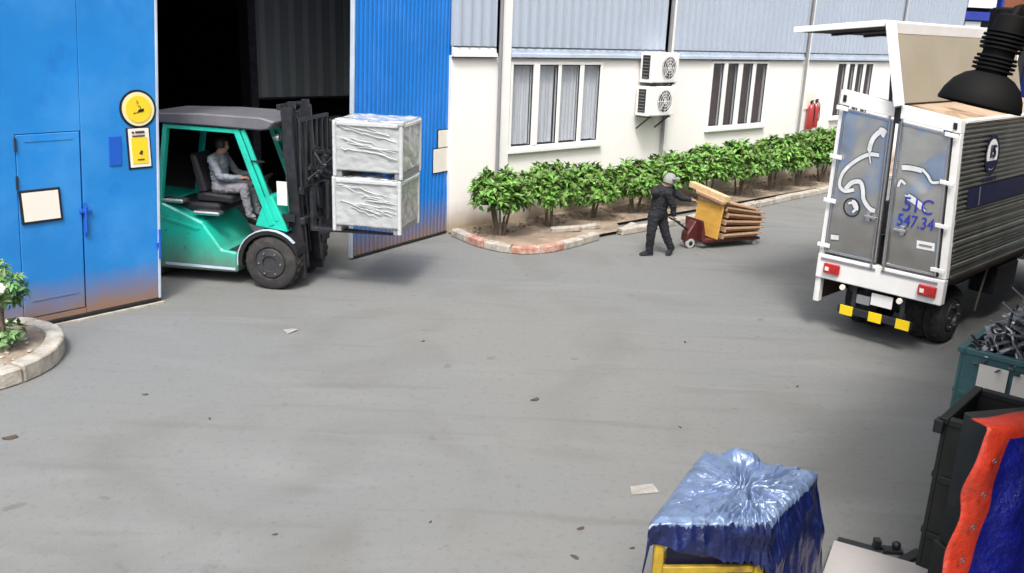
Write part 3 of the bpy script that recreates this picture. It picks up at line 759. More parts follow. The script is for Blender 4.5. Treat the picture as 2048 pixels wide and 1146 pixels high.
# stacked wooden trays, each one tipped a little more than the one below
def tray(idx, lab):
    t = thing('wooden_tray', (0, 0, 0), None, lab, 'pallet', 'wooden trays stacked on the pallet truck'); return t
zs = [.19, .32, .455, .585, .715, .83]; tl = [.0, .03, .07, .12, .17, .22]; sh = [0, .02, .05, .05, .02, -.08]
labs = ['bottom wooden tray lying flat on the pallet truck forks', 'second wooden tray from the bottom of the leaning stack', 'third wooden tray from the bottom of the leaning stack',
        'fourth wooden tray up, its far end sticking out most', 'fifth wooden tray up, just under the topmost one', 'topmost wooden tray, tipped down steeply to the right']
proto = None
for i in range(6):
    if proto is None:
        t = tray(i, labs[i]); proto = t
        for k in range(5): MB().box(0, .92, -.36 + k * .146, -.36 + k * .146 + .132, .052, .084).build('deck_board', m_wood, t, bevel=.003)
        for k in range(3): MB().box(.02, .88, -.29 + k * .26, -.29 + k * .26 + .06, .0, .05).build('bearer', m_wood, t, bevel=.003)
        box('end_board', m_wood, t, -.024, -.002, -.36, .36, .0, .10, .003)
    else: t = dup(proto, label=labs[i], cat='pallet', group='wooden trays stacked on the pallet truck')
    t.matrix_world = jk.matrix_basis @ Matrix.Translation((.52 + sh[i] + .02 * math.sin(i * 2.3), .0, zs[i] + .0)) @ Matrix.Rotation(.04 * math.sin(i * 3.1), 4, 'Z') @ Matrix.Rotation(tl[i], 4, 'Y')
ps = MB().box(-.012, .012, -.37, .37, 0, .74)
o = ps.build('plywood_sheet', m_ply, bevel=.003, label='yellow plywood sheet leaning on the end of the tray stack', cat='plywood')
o.matrix_world = jk.matrix_basis @ Matrix.Translation((.36, 0, .20)) @ Matrix.Rotation(.13, 4, 'Y')
o = MB().box(-.07, .07, -.42, .66, 0, .11).build('timber_beam', m_beam, bevel=.008, label='pale timber beam laid across the near top end of the stack', cat='timber')
o.matrix_world = jk.matrix_basis @ Matrix.Translation((.46, .0, .94)) @ Matrix.Rotation(.10, 4, 'X') @ Matrix.Rotation(.1, 4, 'Y')
o = MB().box(-.05, .05, -.40, .40, 0, .06).build('timber_beam', m_wood, bevel=.008, label='shorter timber piece tucked under the top beam', cat='timber')
o.matrix_world = jk.matrix_basis @ Matrix.Translation((.40, -.02, .90)) @ Matrix.Rotation(.10, 4, 'X')

# ================================================================== FORKLIFT
fk = thing('forklift', (-3.47, 12.26, 0), 100, 'teal forklift truck driving out of the warehouse gateway', 'forklift')
fpoly = [(-2.75, .30), (-2.55, .16), (-.60, .20), (-.60, .50), (-.84, .53), (-.98, .72), (-1.13, .92), (-1.42, 1.04), (-1.75, 1.17), (-2.6, 1.22), (-2.78, 1.0)]
MB().prism(fpoly, .04, 1.16, 'y').build('body', m_teal, fk, bevel=.025)
MB().box(-1.75, -.63, .028, .042, .235, .27).build('side_trim', m_edge, fk)
MB().prism([(-1.76, .93), (-1.2, .80), (-1.17, .83), (-1.76, .97)], .025, .042, 'y').build('side_crease', m_teal, fk)
MB().box(-2.3, -.95, .25, .95, 1.0, 1.16).build('engine_cover', m_seat, fk, bevel=.04)
MB().box(-.96, .10, .10, 1.10, .44, .52).build('floor_plate', m_dark, fk)
# front wheel arch
arc = [(-.05 + .50 * math.cos(R(a)), .39 + .50 * math.sin(R(a))) for a in range(188, 20, -12)]
arc2 = [(-.05 + .44 * math.cos(R(a)), .39 + .44 * math.sin(R(a))) for a in range(20, 192, 12)]
for y0, y1 in ((-.02, .30), (.90, 1.22)):
    fe = MB().prism(arc + arc2, y0, y1, 'y').build('fender', m_black, fk)
    MB().prism([(-.05 + .515 * math.cos(R(a)), .39 + .515 * math.sin(R(a))) for a in range(186, 40, -12)] + [(-.05 + .500 * math.cos(R(a)), .39 + .500 * math.sin(R(a))) for a in range(42, 190, 12)], y0 - .015, y0 + .04, 'y').build('fender_lip', m_edge, fe)
# cowl in front of the driver
MB().prism([(-.30, .92), (.20, .86), (.17, .95), (-.02, 1.38), (-.12, 1.38)], .05, 1.15, 'y').build('cowl', m_teal, fk, bevel=.02)
MB().prism([(-.34, .5), (.02, .5), (.02, .91), (-.28, .91)], .32, .9, 'y').build('front_bulkhead', m_dark, fk)
# overhead guard
gf = MB()
for y in (.07, 1.13):
    gf.bar((-1.80, y, 1.1), (-1.60, y, 2.29), .07, .09, (0, 1, 0)).bar((-1.64, y, 2.29), (-.50, y, 2.27), .07, .06)
gf.bar((-1.6, .07, 2.28), (-1.6, 1.13, 2.28), .06, .06)
gf.build('guard_frame', m_teal, fk, bevel=.008)
for y in (.07, 1.13):
    pl = MB().bar((-.52, y, 2.30), (-.03, y, .95), .09, .075, (0, 1, 0)).build('pillar', m_teal, fk, bevel=.012)
    MB().bar((-.42, y - .006, 2.30), (.05, y - .006, 1.02), .062, .055, (0, 1, 0)).build('pillar_strip', m_teal, pl, bevel=.01)
    if y < .5: MB().box(-.30, -.10, y - .05, y - .01, 1.86, 1.88).build('pillar_clamp', m_black, pl)
MB().prism([(-1.95, 2.34), (-1.93, 2.47), (-1.0, 2.50), (-.12, 2.49), (.10, 2.44), (.0, 2.33), (-.12, 2.31), (-1.0, 2.33)], -.01, 1.21, 'y').build('roof', m_grey, fk, bevel=.02)
MB().box(-1.55, -.52, .10, 1.10, 2.30, 2.305).build('roof_lining', m_black, fk)
MB().add([(-.38, 1.10, 2.2), (-.02, 1.10, 1.36), (-.02, .95, 1.36), (-.38, .95, 2.2)], [(0, 1, 2, 3)]).build('windscreen_strip', m_cabglass, fk)
# seat, wheel, levers
MB().prism([(-1.36, 1.16), (-.80, 1.16), (-.78, 1.27), (-1.22, 1.30), (-1.36, 1.28)], .33, .87, 'y').build('seat', m_seat, fk, bevel=.03)
MB().prism([(-1.34, 1.28), (-1.20, 1.30), (-1.36, 1.86), (-1.46, 1.86)], .36, .84, 'y').build('backrest', m_seat, fk, bevel=.03)
sw = MB(); c0 = Vector((-.42, .6, 1.50)); ax = Vector((-.6, 0, .8)); u0 = Vector((.8, 0, .6)); v0 = Vector((0, 1, 0))
sw.tube([c0 + (u0 * math.cos(k * math.pi / 10) + v0 * math.sin(k * math.pi / 10)) * .17 for k in range(21)], .016, 7)
for k in range(3): sw.tube([c0, c0 + (u0 * math.cos(k * 2.1) + v0 * math.sin(k * 2.1)) * .17], .012, 6)
sw.build('steering_wheel', m_black, fk, smooth=True)
MB().tube([c0, (-.18, .6, 1.15)], .03, 8).build('steering_column', m_dark, fk, smooth=True)
lv = MB()
for y in (.20, .26, .32): lv.tube([(-.16, y, 1.3), (-.22, y, 1.52)], .009, 6).ball((-.22, y, 1.53), .02, n=8, m=6)
lv.build('lever', m_black, fk)
MB().box(-1.78, -1.42, .05, .25, 1.17, 1.23).build('armrest_pad', m_chrome, fk, bevel=.02)
MB().box(-1.28, -.86, .06, .24, 1.02, 1.075).build('step_pad', m_chrome, fk, bevel=.02)
# wheels
def wheel(parent, x, y, r, wd, side, nm='wheel'):
    o = MB().lathe([(.001, side * .02), (r * .28, side * .02), (r * .30, side * .05), (r * .52, side * .04), (r * .58, side * .01), (r * .58, side * .01 - side * wd)], (x, y, r), 'y', 28).build(nm, m_rim, parent, smooth=True)
    T = MB().lathe([(r * .56, side * .01), (r * .62, side * .035), (r * .86, side * .035), (r * .96, side * .015), (r, -side * .03), (r, -side * (wd - .05)), (r * .94, -side * wd), (r * .56, -side * wd)], (x, y, r), 'y', 36)
    for k in range(22):
        a = 2 * math.pi * k / 22
        for (q, dd) in ((0, .5), (1, -.5)):
            yy = y - side * (.03 + q * (wd - .06) * .5); y2 = y - side * (.03 + (q + 1) * (wd - .06) * .5 - .01)
            aa = a + q * .14
            T.bar((x + (r + .003) * math.cos(aa), yy, r + (r + .003) * math.sin(aa)), (x + (r + .003) * math.cos(aa + .1), y2, r + (r + .003) * math.sin(aa + .1)), .05, .022, (math.cos(aa), 0, math.sin(aa)))
    T.build('tyre', m_rubber, o, smooth=True)
    n_ = MB()
    for k in range(6):
        a = k * math.pi / 3; n_.lathe([(.014, 0), (.014, side * .02), (.001, side * .02)], (x + r * .42 * math.cos(a), y + side * .045, r + r * .42 * math.sin(a)), 'y', 6)
    n_.build('wheel_nuts', m_chrome, o)
wheel(fk, -.05, .015, .40, .26, -1); wheel(fk, -.05, 1.185, .40, .26, 1)
wheel(fk, -2.05, .14, .30, .20, -1); wheel(fk, -2.05, 1.06, .30, .20, 1)
# mast, tilted back a little
ml = lambda x, z: x - .058 * (z - .15)
for y in (.26, .92):
    MB().bar((ml(.30, .14), y, .14), (ml(.30, 2.62), y, 2.62), .075, .16, (1, 0, 0)).build('mast_rail', m_mast, fk, bevel=.006)
for y in (.35, .83):
    MB().bar((ml(.34, .3), y, .3), (ml(.34, 2.70), y, 2.70), .06, .11, (1, 0, 0)).build('inner_rail', m_mast, fk, bevel=.006)
for z, h in ((2.62, .08), (1.95, .07), (1.05, .10), (.35, .10)):
    MB().bar((ml(.20, z), .22, z), (ml(.20, z), .96, z), .07, h).build('cross_bar', m_mast, fk, bevel=.006)
for y in (.30, .88):
    MB().tube([(ml(.20, .3), y, .3), (ml(.20, 1.5), y, 1.5)], .035, 10).tube([(ml(.20, 1.5), y, 1.5), (ml(.20, 2.55), y, 2.55)], .02, 10).build('lift_cylinder', m_chrome if y < .5 else m_mast, fk, smooth=True)
for y in (.42, .76):
    MB().bar((ml(.42, .9), y, .9), (ml(.42, 2.6), y, 2.6), .03, .015, (0, 1, 0)).build('lift_chain', m_dark, fk)
for k, y in enumerate((.48, .54, .60)):
    MB().tube([(ml(.28, .6), y, .6), (ml(.26, 1.6), y, 1.6), (ml(.27, 2.5), y, 2.5), (ml(.36, 2.55), y, 2.55), (ml(.44, 2.2), y, 2.2), (.40, y, 1.2)], .012, 6).build('hose', m_black, fk, smooth=True)
MB().tube([(-.1, .2, .62), (.18, .24, .95)], .045, 10).build('tilt_cylinder', m_mast, fk, smooth=True)
ca = MB()
for z in (.98, 1.42): ca.box(.36, .44, .12, 1.08, z, z + .10)
ca.build('carriage', m_mast, fk, bevel=.008)
for k in range(6):
    y = .10 + k * .192
    MB().bar((.42, y, 1.5), (.42, y, 2.45), .035, .03, (1, 0, 0)).build('backrest_bar', m_dark, fk)
MB().box(.40, .44, .08, 1.1, 2.45, 2.50).build('backrest_rail', m_dark, fk)
for y in (.36, .84):
    MB().prism([(.445, .86), (.50, .86), (1.72, .885), (1.72, .90), (.50, .92), (.50, 1.5), (.445, 1.5)], y - .06, y + .06, 'y').build('fork', m_mast, fk, bevel=.005)
MB().box(.06, .21, .06, .072, 1.26, 1.60).build('data_plate', m_paper, fk)
MB().box(.05, .30, .10, .14, 1.02, 1.12).box(.08, .2, .10, .16, .90, 1.0).build('mast_bracket', m_mast, fk)
for z, c_ in ((1.92, m_paper), (1.76, m_tail)):
    MB().box(-.20, -.13, .92, 1.02, z, z + .13).build('signal_lamp', c_, fk, bevel=.01)
hb = MB()
for k in range(14):
    hb.bar((.45 + .02 * random.random(), random.uniform(.2, .9), random.uniform(1.55, 2.0)), (.45 + random.uniform(.1, .3), random.uniform(.2, .9), random.uniform(1.55, 2.0)), .05, .05)
hb.build('clamp_linkage', m_mast, fk, bevel=.006)
for y in (.2, .98): MB().lathe([(.001, .05), (.055, .05), (.06, .02), (.03, -.05), (.001, -.05)], (.02, y, 2.20), 'x', 14).build('headlight', m_chrome, fk, smooth=True)

# seated driver
dr = thing('person', (0, 0, 0), None, 'forklift driver in grey work clothes sitting with hands on the steering wheel', 'person')
dr.matrix_world = fk.matrix_basis @ Matrix.Translation((-1.08, .60, 1.27))
pel, wai, che, nek = (.0, 0, .10), (-.03, 0, .27), (-.03, 0, .46), (.0, 0, .585)
hc = (.04, 0, .71); hf = (1, 0, -.12); hu = (0, 0, 1)
caps = [(pel, wai, .135, .125), (wai, che, .125, .145), ((0, -.08, .09), (0, .08, .09), .11, .11), (che, nek, .13, .07), (nek, hc, .052, .052)]
caps += head(hc, hf, hu)
for q in (-1, 1):
    hp_, kn, an = (.0, q * .10, .09), (.43, q * .14, .12), (.50, q * .13, -.30)
    caps += [(hp_, kn, .092, .068), (kn, an, .066, .048), (an, (.60, q * .13, -.36), .045, .04)]
    sh_, el, ha = (-.03, q * .185, .52), (.12, q * .25, .28), (.40, q * .15, .27)
    caps += [((0, 0, .5), sh_, .09, .07), (sh_, el, .060, .046), (el, ha, .046, .033)] + hand(ha, (1, -q * .2, .15), (.2, -q * .3, -1), 1., 1.1)
def reg(p):
    if p.z > .60: return 2
    if p.x > .405 and p.z > .22: return 2
    if p.z < -.31: return 3
    return 1 if p.z < .19 and not (p.x < .3 and p.z > .17) else 0
human('body', dr, caps, [], [m_shirt, m_trous, m_skin, m_hair], reg, cloth=(0, 1))
eyes(dr, hc, hf, hu)
MB().lathe([(.001, .135), (.05, .128), (.09, .09), (.103, .03), (.098, -.03)], (hc[0] - .012, hc[1], hc[2]), 'z', 20).build('hair', m_hair, dr, smooth=True)

# crates on the forks
def crinkled(x0, x1, y0, y1, z0, z1, seed, amp=.016):
    bm = bmesh.new(); bmesh.ops.create_cube(bm, size=1)
    bmesh.ops.subdivide_edges(bm, edges=bm.edges[:], cuts=26, use_grid_fill=True)
    c = Vector(((x0 + x1) / 2, (y0 + y1) / 2, (z0 + z1) / 2)); s = Vector((x1 - x0, y1 - y0, z1 - z0))
    vs = []
    for v in bm.verts:
        p = Vector((v.co.x * s.x, v.co.y * s.y, v.co.z * s.z)); q = p * 4 + Vector((seed * 7, 0, 0))
        n1 = noise.noise(q + Vector((0, 0, p.x * 5))) ; n2 = abs(noise.noise(p * 9 + Vector((seed, p.z * 6, 0))))
        k = Vector((abs(v.co.x) > .499, abs(v.co.y) > .499, abs(v.co.z) > .499))
        d = Vector((v.co.x * k.x, v.co.y * k.y, v.co.z * k.z))
        if d.length > 0: d.normalize()
        vs.append(c + p + d * amp * (n1 * .9 - n2 * 1.1 + .3))
    bm.verts.index_update(); fs = [[v.index for v in f.verts] for f in bm.faces]; bm.free()
    return MB().add(vs, fs)
def crate(z0, z1, lab, seed, dx):
    t = thing('crate', (0, 0, 0), None, lab, 'crate', 'film-wrapped crates carried on the forks')
    t.matrix_world = fk.matrix_basis @ Matrix.Translation((dx, 0, 0))
    x0, x1, y0, y1 = .86, 1.90, .14, 1.10
    crinkled(x0 + .03, x1 - .03, y0 + .03, y1 - .03, z0 + .09, z1 - .03, seed).build('wrapped_body', m_crate, t, smooth='all')
    for x in (x0 + .035, x1 - .035):
        for y in (y0 + .035, y1 - .035):
            MB().box(x - .027, x + .027, y - .027, y + .027, z0 + .0, z1).build('corner_post', m_film, t, bevel=.012)
    q = MB(); q.box(x0 + .07, x1 - .07, y0, y0 + .05, z1 - .07, z1 - .01).box(x0 + .07, x1 - .07, y1 - .05, y1, z1 - .07, z1 - .01)
    q.box(x0, x0 + .05, y0 + .07, y1 - .07, z1 - .07, z1 - .01).box(x1 - .05, x1, y0 + .07, y1 - .07, z1 - .07, z1 - .01); q.build('top_frame', m_film, t, bevel=.012)
    rd = random.Random(seed)
    for k in range(13):   # rucked folds of stretch film across the near side
        xa = rd.uniform(x0 + .08, x1 - .5); za = rd.uniform(z0 + .35, z1 - .06); ln = rd.uniform(.3, .75); dz = rd.uniform(-.34, -.02) * ln
        pts = [(xa + ln * j / 6, y0 + .012 + rd.uniform(-.006, .006), max(z0 + .12, za + dz * j / 6 + rd.uniform(-.015, .015))) for j in range(7)]
        pts = [p for p in pts if p[0] < x1 - .06]
        if len(pts) > 2: MB().tube(pts, [.004] + [rd.uniform(.004, .009) for _ in pts[1:-1]] + [.004], 6).build('film_fold', m_film, t, smooth=True)
    for x in (x0 + .03, x1 - .13): box('skid', m_flash, t, x, x + .10, y0 + .04, y1 - .04, z0, z0 + .085, 0)
    tp = crinkled(x0 + .02, x1 - .02, y0 + .02, y1 - .02, z1 - .03, z1 + .01, seed + 5, .03); tp.build('top_film', m_film, t, smooth='all')
crate(.925, 1.70, 'lower pale crate in crumpled stretch film resting on the forks', 1, -.02)
crate(1.715, 2.50, 'upper pale crate in crumpled stretch film stacked on the other crate', 2, .0)

# ================================================================== WING-BODY TRUCK
tk = thing('box_truck', (4.11, 11.46, 0), 46, 'white box truck seen from behind with its roof wing raised', 'truck')
BW, BL = 1.66, 4.3
def WP(x, y, z):   # the body has racked: it narrows upwards and leans over to the right
    wv = -y; k = max(0., min(1.3, (z - 1.0) / 2.0)); f = max(0., min(1., wv / BW))
    return (x, -(wv * (1 - .085 * k)), z + k * (.14 - .23 * f))
def tb(name, m, parent, u0, u1, w0, w1, z0, z1, bevel=.005, **t):
    return MB(WP).box(u0, u1, -w1, -w0, z0, z1).build(name, m, parent, bevel=bevel, **t)
ZT = 3.04
# rear frame
tb('rear_post', m_white, tk, 0, .10, 0, .075, .40, ZT - .14); tb('rear_post', m_white, tk, 0, .10, BW - .10, BW, 1.075, ZT - .14)
hd = tb('header_beam', m_white, tk, -.02, .12, .0, .79, ZT - .138, ZT + .03); tb('header_beam', m_white, tk, -.02, .12, .87, BW, ZT - .138, ZT + .02)
tb('header_latch', m_black, tk, -.03, .10, .792, .868, ZT - .20, ZT - .02)
for a in (.05, BW - .09): tb('corner_block', m_black, tk, -.035, -.021, a, a + .05, ZT - .10, ZT - .02)
tb('bumper', m_white, tk, -.03, .09, .0, BW, .74, 1.065, .012)
tb('bumper_lip', m_flash, tk, -.045, -.031, .06, .80, 1.00, 1.025, 0); tb('bumper_lip', m_flash, tk, -.045, -.031, .88, BW - .08, 1.00, 1.025, 0)
for a in (.12, 1.37):
    tl_ = tb('tail_lamp', m_tail, tk, -.075, -.032, a, a + .22, .83, .965, .01)
    for q in (.03, .13): tb('lamp_lens', m_paper if q < .1 else m_tail, tl_, -.083, -.076, a + q, a + q + .05, .87, .92, 0)
# doors
def door(w0, w1, hin, lab=None):
    d = tb('door', m_steel, tk, -.028, .03, w0, w1, 1.10, ZT - .17, .004)
    q = MB(WP)
    for (a, b, c, e) in ((w0, w0 + .03, 1.10, ZT - .17), (w1 - .03, w1, 1.10, ZT - .17), (w0 + .03, w1 - .03, 1.10, 1.13), (w0 + .03, w1 - .03, ZT - .20, ZT - .17)):
        q.box(-.037, -.0285, -b, -a, c, e)
    q.build('door_trim', m_chrome, d, bevel=.003)
    q = MB(WP)
    for (a, b) in ((w0 - .018, w0 - .002), (w1 + .002, w1 + .018)): q.box(-.012, -.002, -b, -a, 1.10, ZT - .17)
    q.build('door_seal', m_black, d)
    for z in (1.16, 1.72, 2.26, ZT - .20):
        a, b = (w0 - .10, w0 + .07) if hin < 0 else (w1 - .07, w1 + .10)
        tb('hinge', m_white, d, -.060, -.0385, a, b, z, z + .05, .004)
    return d
dl = door(.085, .795, -1); dr_ = door(.875, 1.555, 1)
for w_, d in ((.755, dl), (.915, dr_)):
    MB(WP).tube([(-.055, -w_, 1.04), (-.055, -w_, 1.7), (-.055, -w_, 2.3), (-.055, -w_, ZT - .12)], .014, 8).build('lock_bar', m_chrome, d, smooth=True)
MB(WP).box(-.075, -.04, -.74, -.58, 1.64, 1.675).box(-.06, -.04, -.66, -.60, 1.60, 1.72).build('handle', m_chrome, dl, bevel=.005)
MB(WP).box(-.075, -.04, -1.14, -.98, 1.56, 1.595).box(-.06, -.04, -1.12, -1.06, 1.52, 1.64).build('handle', m_chrome, dr_, bevel=.005)
def ribbon(parent, pts, wd, m=m_glint, name='reflection_and_sticker', y=-.0315):
    """flat band on a door: painted reflections, and one real label; pts are (w, z)"""
    if m is m_glint: ribbon(parent, pts, [x_ + .022 for x_ in wd] if isinstance(wd, list) else wd + .022, m_outl, 'reflection_outline', -.0295)
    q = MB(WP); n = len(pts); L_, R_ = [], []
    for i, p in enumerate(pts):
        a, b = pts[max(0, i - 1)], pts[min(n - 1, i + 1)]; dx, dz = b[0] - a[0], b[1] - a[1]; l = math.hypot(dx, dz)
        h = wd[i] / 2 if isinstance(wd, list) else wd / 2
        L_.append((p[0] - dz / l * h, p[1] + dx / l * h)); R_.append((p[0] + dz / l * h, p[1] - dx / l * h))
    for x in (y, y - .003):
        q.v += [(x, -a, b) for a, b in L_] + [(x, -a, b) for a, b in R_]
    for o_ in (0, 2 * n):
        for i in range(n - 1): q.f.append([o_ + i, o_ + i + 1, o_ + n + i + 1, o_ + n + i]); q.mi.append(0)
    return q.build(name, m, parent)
def curve(P, n=8):
    out = []
    for i in range(len(P) - 1):
        a, b, c, d = P[max(0, i - 1)], P[i], P[i + 1], P[min(len(P) - 1, i + 2)]
        for k in range(n):
            t = k / n
            out.append(tuple(.5 * (2 * b[j] + (c[j] - a[j]) * t + (2 * a[j] - 5 * b[j] + 4 * c[j] - d[j]) * t * t + (3 * b[j] - a[j] - 3 * c[j] + d[j]) * t ** 3) for j in (0, 1)))
    return out + [P[-1]]
ribbon(dl, curve([(.66, 2.42), (.52, 2.40), (.34, 2.28), (.20, 2.12), (.17, 1.96), (.25, 1.90), (.38, 1.94)]), .045)  # mirror-like swirls on the doors, painted as pale bands with dark outlines
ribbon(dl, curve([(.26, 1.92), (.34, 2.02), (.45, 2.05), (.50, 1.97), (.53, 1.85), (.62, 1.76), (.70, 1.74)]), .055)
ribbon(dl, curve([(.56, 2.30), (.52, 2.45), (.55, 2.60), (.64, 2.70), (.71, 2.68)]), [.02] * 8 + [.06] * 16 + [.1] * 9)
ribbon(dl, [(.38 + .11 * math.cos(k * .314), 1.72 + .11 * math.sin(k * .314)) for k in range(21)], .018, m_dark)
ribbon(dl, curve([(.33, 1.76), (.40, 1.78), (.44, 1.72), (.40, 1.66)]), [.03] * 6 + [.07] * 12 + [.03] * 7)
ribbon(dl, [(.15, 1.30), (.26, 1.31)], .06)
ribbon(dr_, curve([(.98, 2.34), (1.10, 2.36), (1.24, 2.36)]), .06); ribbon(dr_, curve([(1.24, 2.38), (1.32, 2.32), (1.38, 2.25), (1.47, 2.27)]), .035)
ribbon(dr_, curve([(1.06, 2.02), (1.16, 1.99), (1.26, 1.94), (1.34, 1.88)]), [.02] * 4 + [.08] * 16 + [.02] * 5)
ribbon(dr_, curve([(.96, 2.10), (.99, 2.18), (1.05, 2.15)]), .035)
ribbon(dr_, [(1.28, 1.45), (1.50, 1.46)], .10, m_white, 'reflection_and_sticker'); ribbon(dr_, [(1.31, 1.452), (1.47, 1.458)], .025, m_flash, 'sticker_text', -.036)
RT = (R(90), 0, R(-90))
text('lettering', '51C', .26, m_bluet, dr_, (-.036, -1.195, 1.90), RT, .002, .85)
text('lettering', '547.34', .215, m_bluet, dr_, (-.036, -1.195, 1.70), RT, .002, .78)
tb('licence_plate', m_white, tk, .02, .03, .78, 1.06, .53, .69, .003)
tb('plate_bracket', m_flash, tk, .035, .06, .58, .76, .50, .62); tb('underrun_bar', m_dark, tk, .0, .06, .36, 1.34, .335, .43)
for a in (.40, .79, 1.15): tb('reflector', m_refl, tk, -.012, -.001, a, a + .175, .315, .445, .003)
for a in (.52, 1.16): tb('underrun_bracket', m_dark, tk, .03, .07, a, a + .06, .43, .75)
for a in (.40, 1.16): MB().lathe([(.001, -.02), (.035, -.02), (.04, .0)], (-.02, -a, .68), 'x', 14).build('marker_lamp', m_paper, tk)
# sides, floor, chassis
tb('skirt', [m_white], tk, .0, BL, .0, .03, .40, .735, .003); tb('skirt_lining', m_under, tk, .12, BL, .032, .045, .42, .735, 0)
tb('floor', m_under, tk, .1, BL, .03, BW - .03, .96, 1.07, 0)
for a in (.45, 1.15): tb('chassis_rail', m_dark, tk, .1, 6.0, a, a + .08, .62, .90)
pr = [(BW - .04, 1.07)]; z = 1.10
def rib(z, pitch, d): return [(BW - .012, z), (BW - .012, z + pitch * .45), (BW + d, z + pitch * .6), (BW + d, z + pitch * .9), (BW - .012, z + pitch)]
for z0, n_, pt in ((1.10, 1, .14), (1.24, 3, .045), (1.40, 1, .14), (1.54, 2, .05), (1.64, 1, .18), (1.82, 2, .05), (1.92, 17, .063)):
    for k in range(n_): pr += rib(z0 + k * pt, pt, .008)
pr += [(BW - .012, ZT - .02), (BW - .04, ZT - .02)]
MB(WP).prism([(-a, b) for a, b in pr], .102, BL, 'x').build('side_wall', m_ribs, tk)
for z in (1.08, 1.42, 1.66, 1.80): tb('side_rail', m_ribs, tk, .102, BL, BW + .009, BW + .022, z, z + .03, .003)
tb('side_banner', m_navy, tk, .40, BL - .1, BW + .009, BW + .013, 1.93, 2.19, 0)
tb('banner_stripe', m_flash, tk, .78, .80, BW + .0135, BW + .016, 1.94, 2.18, 0)
lg = MB()
cu, cz2 = 1.08, 2.58
for (ra, rb, mm, nm, y_) in ((.205, .26, m_navy, 'logo_ring', .0125), (.0, .204, m_white, 'logo_disc', .0105)):
    q = MB(WP); n = 28
    for x in (BW + .009, BW + y_ + .004):
        q.v += [(cu + r_ * .95 * math.cos(2 * math.pi * k / n), -x, cz2 + r_ * math.sin(2 * math.pi * k / n)) for r_ in (max(.002, ra), rb) for k in range(n)]
    for o_ in (0, 2 * n):
        for k in range(n): q.f.append([o_ + k, o_ + (k + 1) % n, o_ + n + (k + 1) % n, o_ + n + k]); q.mi.append(0)
    q.build(nm, mm, tk)
q = MB(WP); q.prism([(cu - .19, 2.5), (cu + .19, 2.5), (cu + .13, 2.42), (cu, 2.385), (cu - .13, 2.42)], -BW - .0155, -BW - .018, 'y'); q.build('logo_fill', m_navy, tk)
text('logo_letters', 'FS', .23, m_navy, tk, (cu - .01, -BW * .945 - .0, cz2 - .04), (R(90), 0, 0), .012, .8)
q = MB(WP)
for k in range(5): q.box(cu - .24 + k * .10, cu - .17 + k * .10, -BW - .014, -BW - .009, 2.235, 2.285)
q.build('logo_caption', m_navy, tk)
tb('front_wall', m_ribs, tk, BL, BL + .05, 0, BW, 1.0, ZT, 0); tb('side_board', m_white, tk, .1, BL, .0, .03, 1.07, 1.55)
# roof: fixed right half, raised left wing
MB(WP).prism([(-.86, ZT - .015), (-.86, ZT + .015), (-1.25, ZT + .01), (-BW, ZT - .005), (-BW - .01, ZT - .03)], .13, BL, 'x').build('roof', m_rust, tk)
tb('roof_rib', m_white, tk, .13, BL, BW - .05, BW + .018, ZT - .018, ZT + .02)
tb('hinge_gutter', m_rust, tk, .13, BL, .74, .858, ZT - .03, ZT + .008)
wr = Vector((0, -.765, ZT + .055)); wt = Vector((0, -.50, ZT + .98)); wo = Vector((0, .66, ZT + .87))
def slab(a, b, u0, u1, th, name, m, parent=tk):
    d = (b - a).normalized(); n_ = Vector((0, -d.z, d.y)) * th / 2
    q = MB(); P = [a + n_, b + n_, b - n_, a - n_]
    q.v = [(u, p.y, p.z) for u in (u0, u1) for p in P]; q.f = [[0, 1, 2, 3], [7, 6, 5, 4]] + [[i, i + 4, (i + 1) % 4 + 4, (i + 1) % 4] for i in range(4)]; q.mi = [0] * 6
    return q.build(name, m, parent, bevel=.004)
wgr = slab(wr, wt, -.04, BL, .04, 'wing_roof', m_beige)
slab(wr - Vector((0, .03, .02)), wt + Vector((0, -.035, .03)), -.13, -.045, .10, 'wing_frame', m_white, wgr); slab(wt - Vector((0, .03, .10)), wt + Vector((0, -.045, .03)), -.043, BL, .05, 'wing_rail', m_white, wgr)
wsd = slab(wt + Vector((0, .03, .0)), wo, -.08, BL, .035, 'wing_side', m_under)
slab(wt + Vector((0, .03, .035)), wo + Vector((0, .05, .035)), -.12, BL, .03, 'wing_skin', m_white, wsd); slab(wt + Vector((0, .03, .0)), wo + Vector((0, .05, .0)), -.125, -.083, .05, 'wing_edge', m_white, wsd)
for k in range(4): slab(wt + Vector((0, .05, -.03)), wo + Vector((0, -.05, -.03)), .7 + k * .95, .76 + k * .95, .03, 'wing_rib', m_dark, wsd)
MB().tube([(.06, -.62, ZT), (.06, -.54, ZT + .85)], .022, 8).build('gas_strut', m_dark, tk, smooth=True)
# running gear and cab
for u in (.95,):
    for w_, sd_ in ((.30, 1), (.53, 1), (1.36, -1), (1.13, -1)): wheel(tk, u, -w_ + (.10 if sd_ > 0 else -.10), .38, .20, sd_)
    MB().tube([(u, -.2, .38), (u, -1.46, .38)], .06, 10).ball((u, -.83, .38), .15).build('axle', m_dark, tk)
for w_, sd_ in ((.28, 1), (1.38, -1)): wheel(tk, 4.95, -w_ + (.10 if sd_ > 0 else -.10), .38, .20, sd_)
MB().bar((1.55, -1.56, .35), (1.75, -1.56, .95), .02, .03).build('mudguard_stay', m_ribs, tk)
MB().box(2.2, 3.1, -1.55, -1.2, .45, .85).build('fuel_tank', m_dark, tk, bevel=.03)
MB().prism([(4.42, .55), (4.42, 2.25), (4.6, 2.35), (5.55, 2.30), (5.95, 1.55), (6.05, 1.3), (6.05, .5)], -1.62, -.06, 'y').build('cab', m_white, tk, bevel=.05)
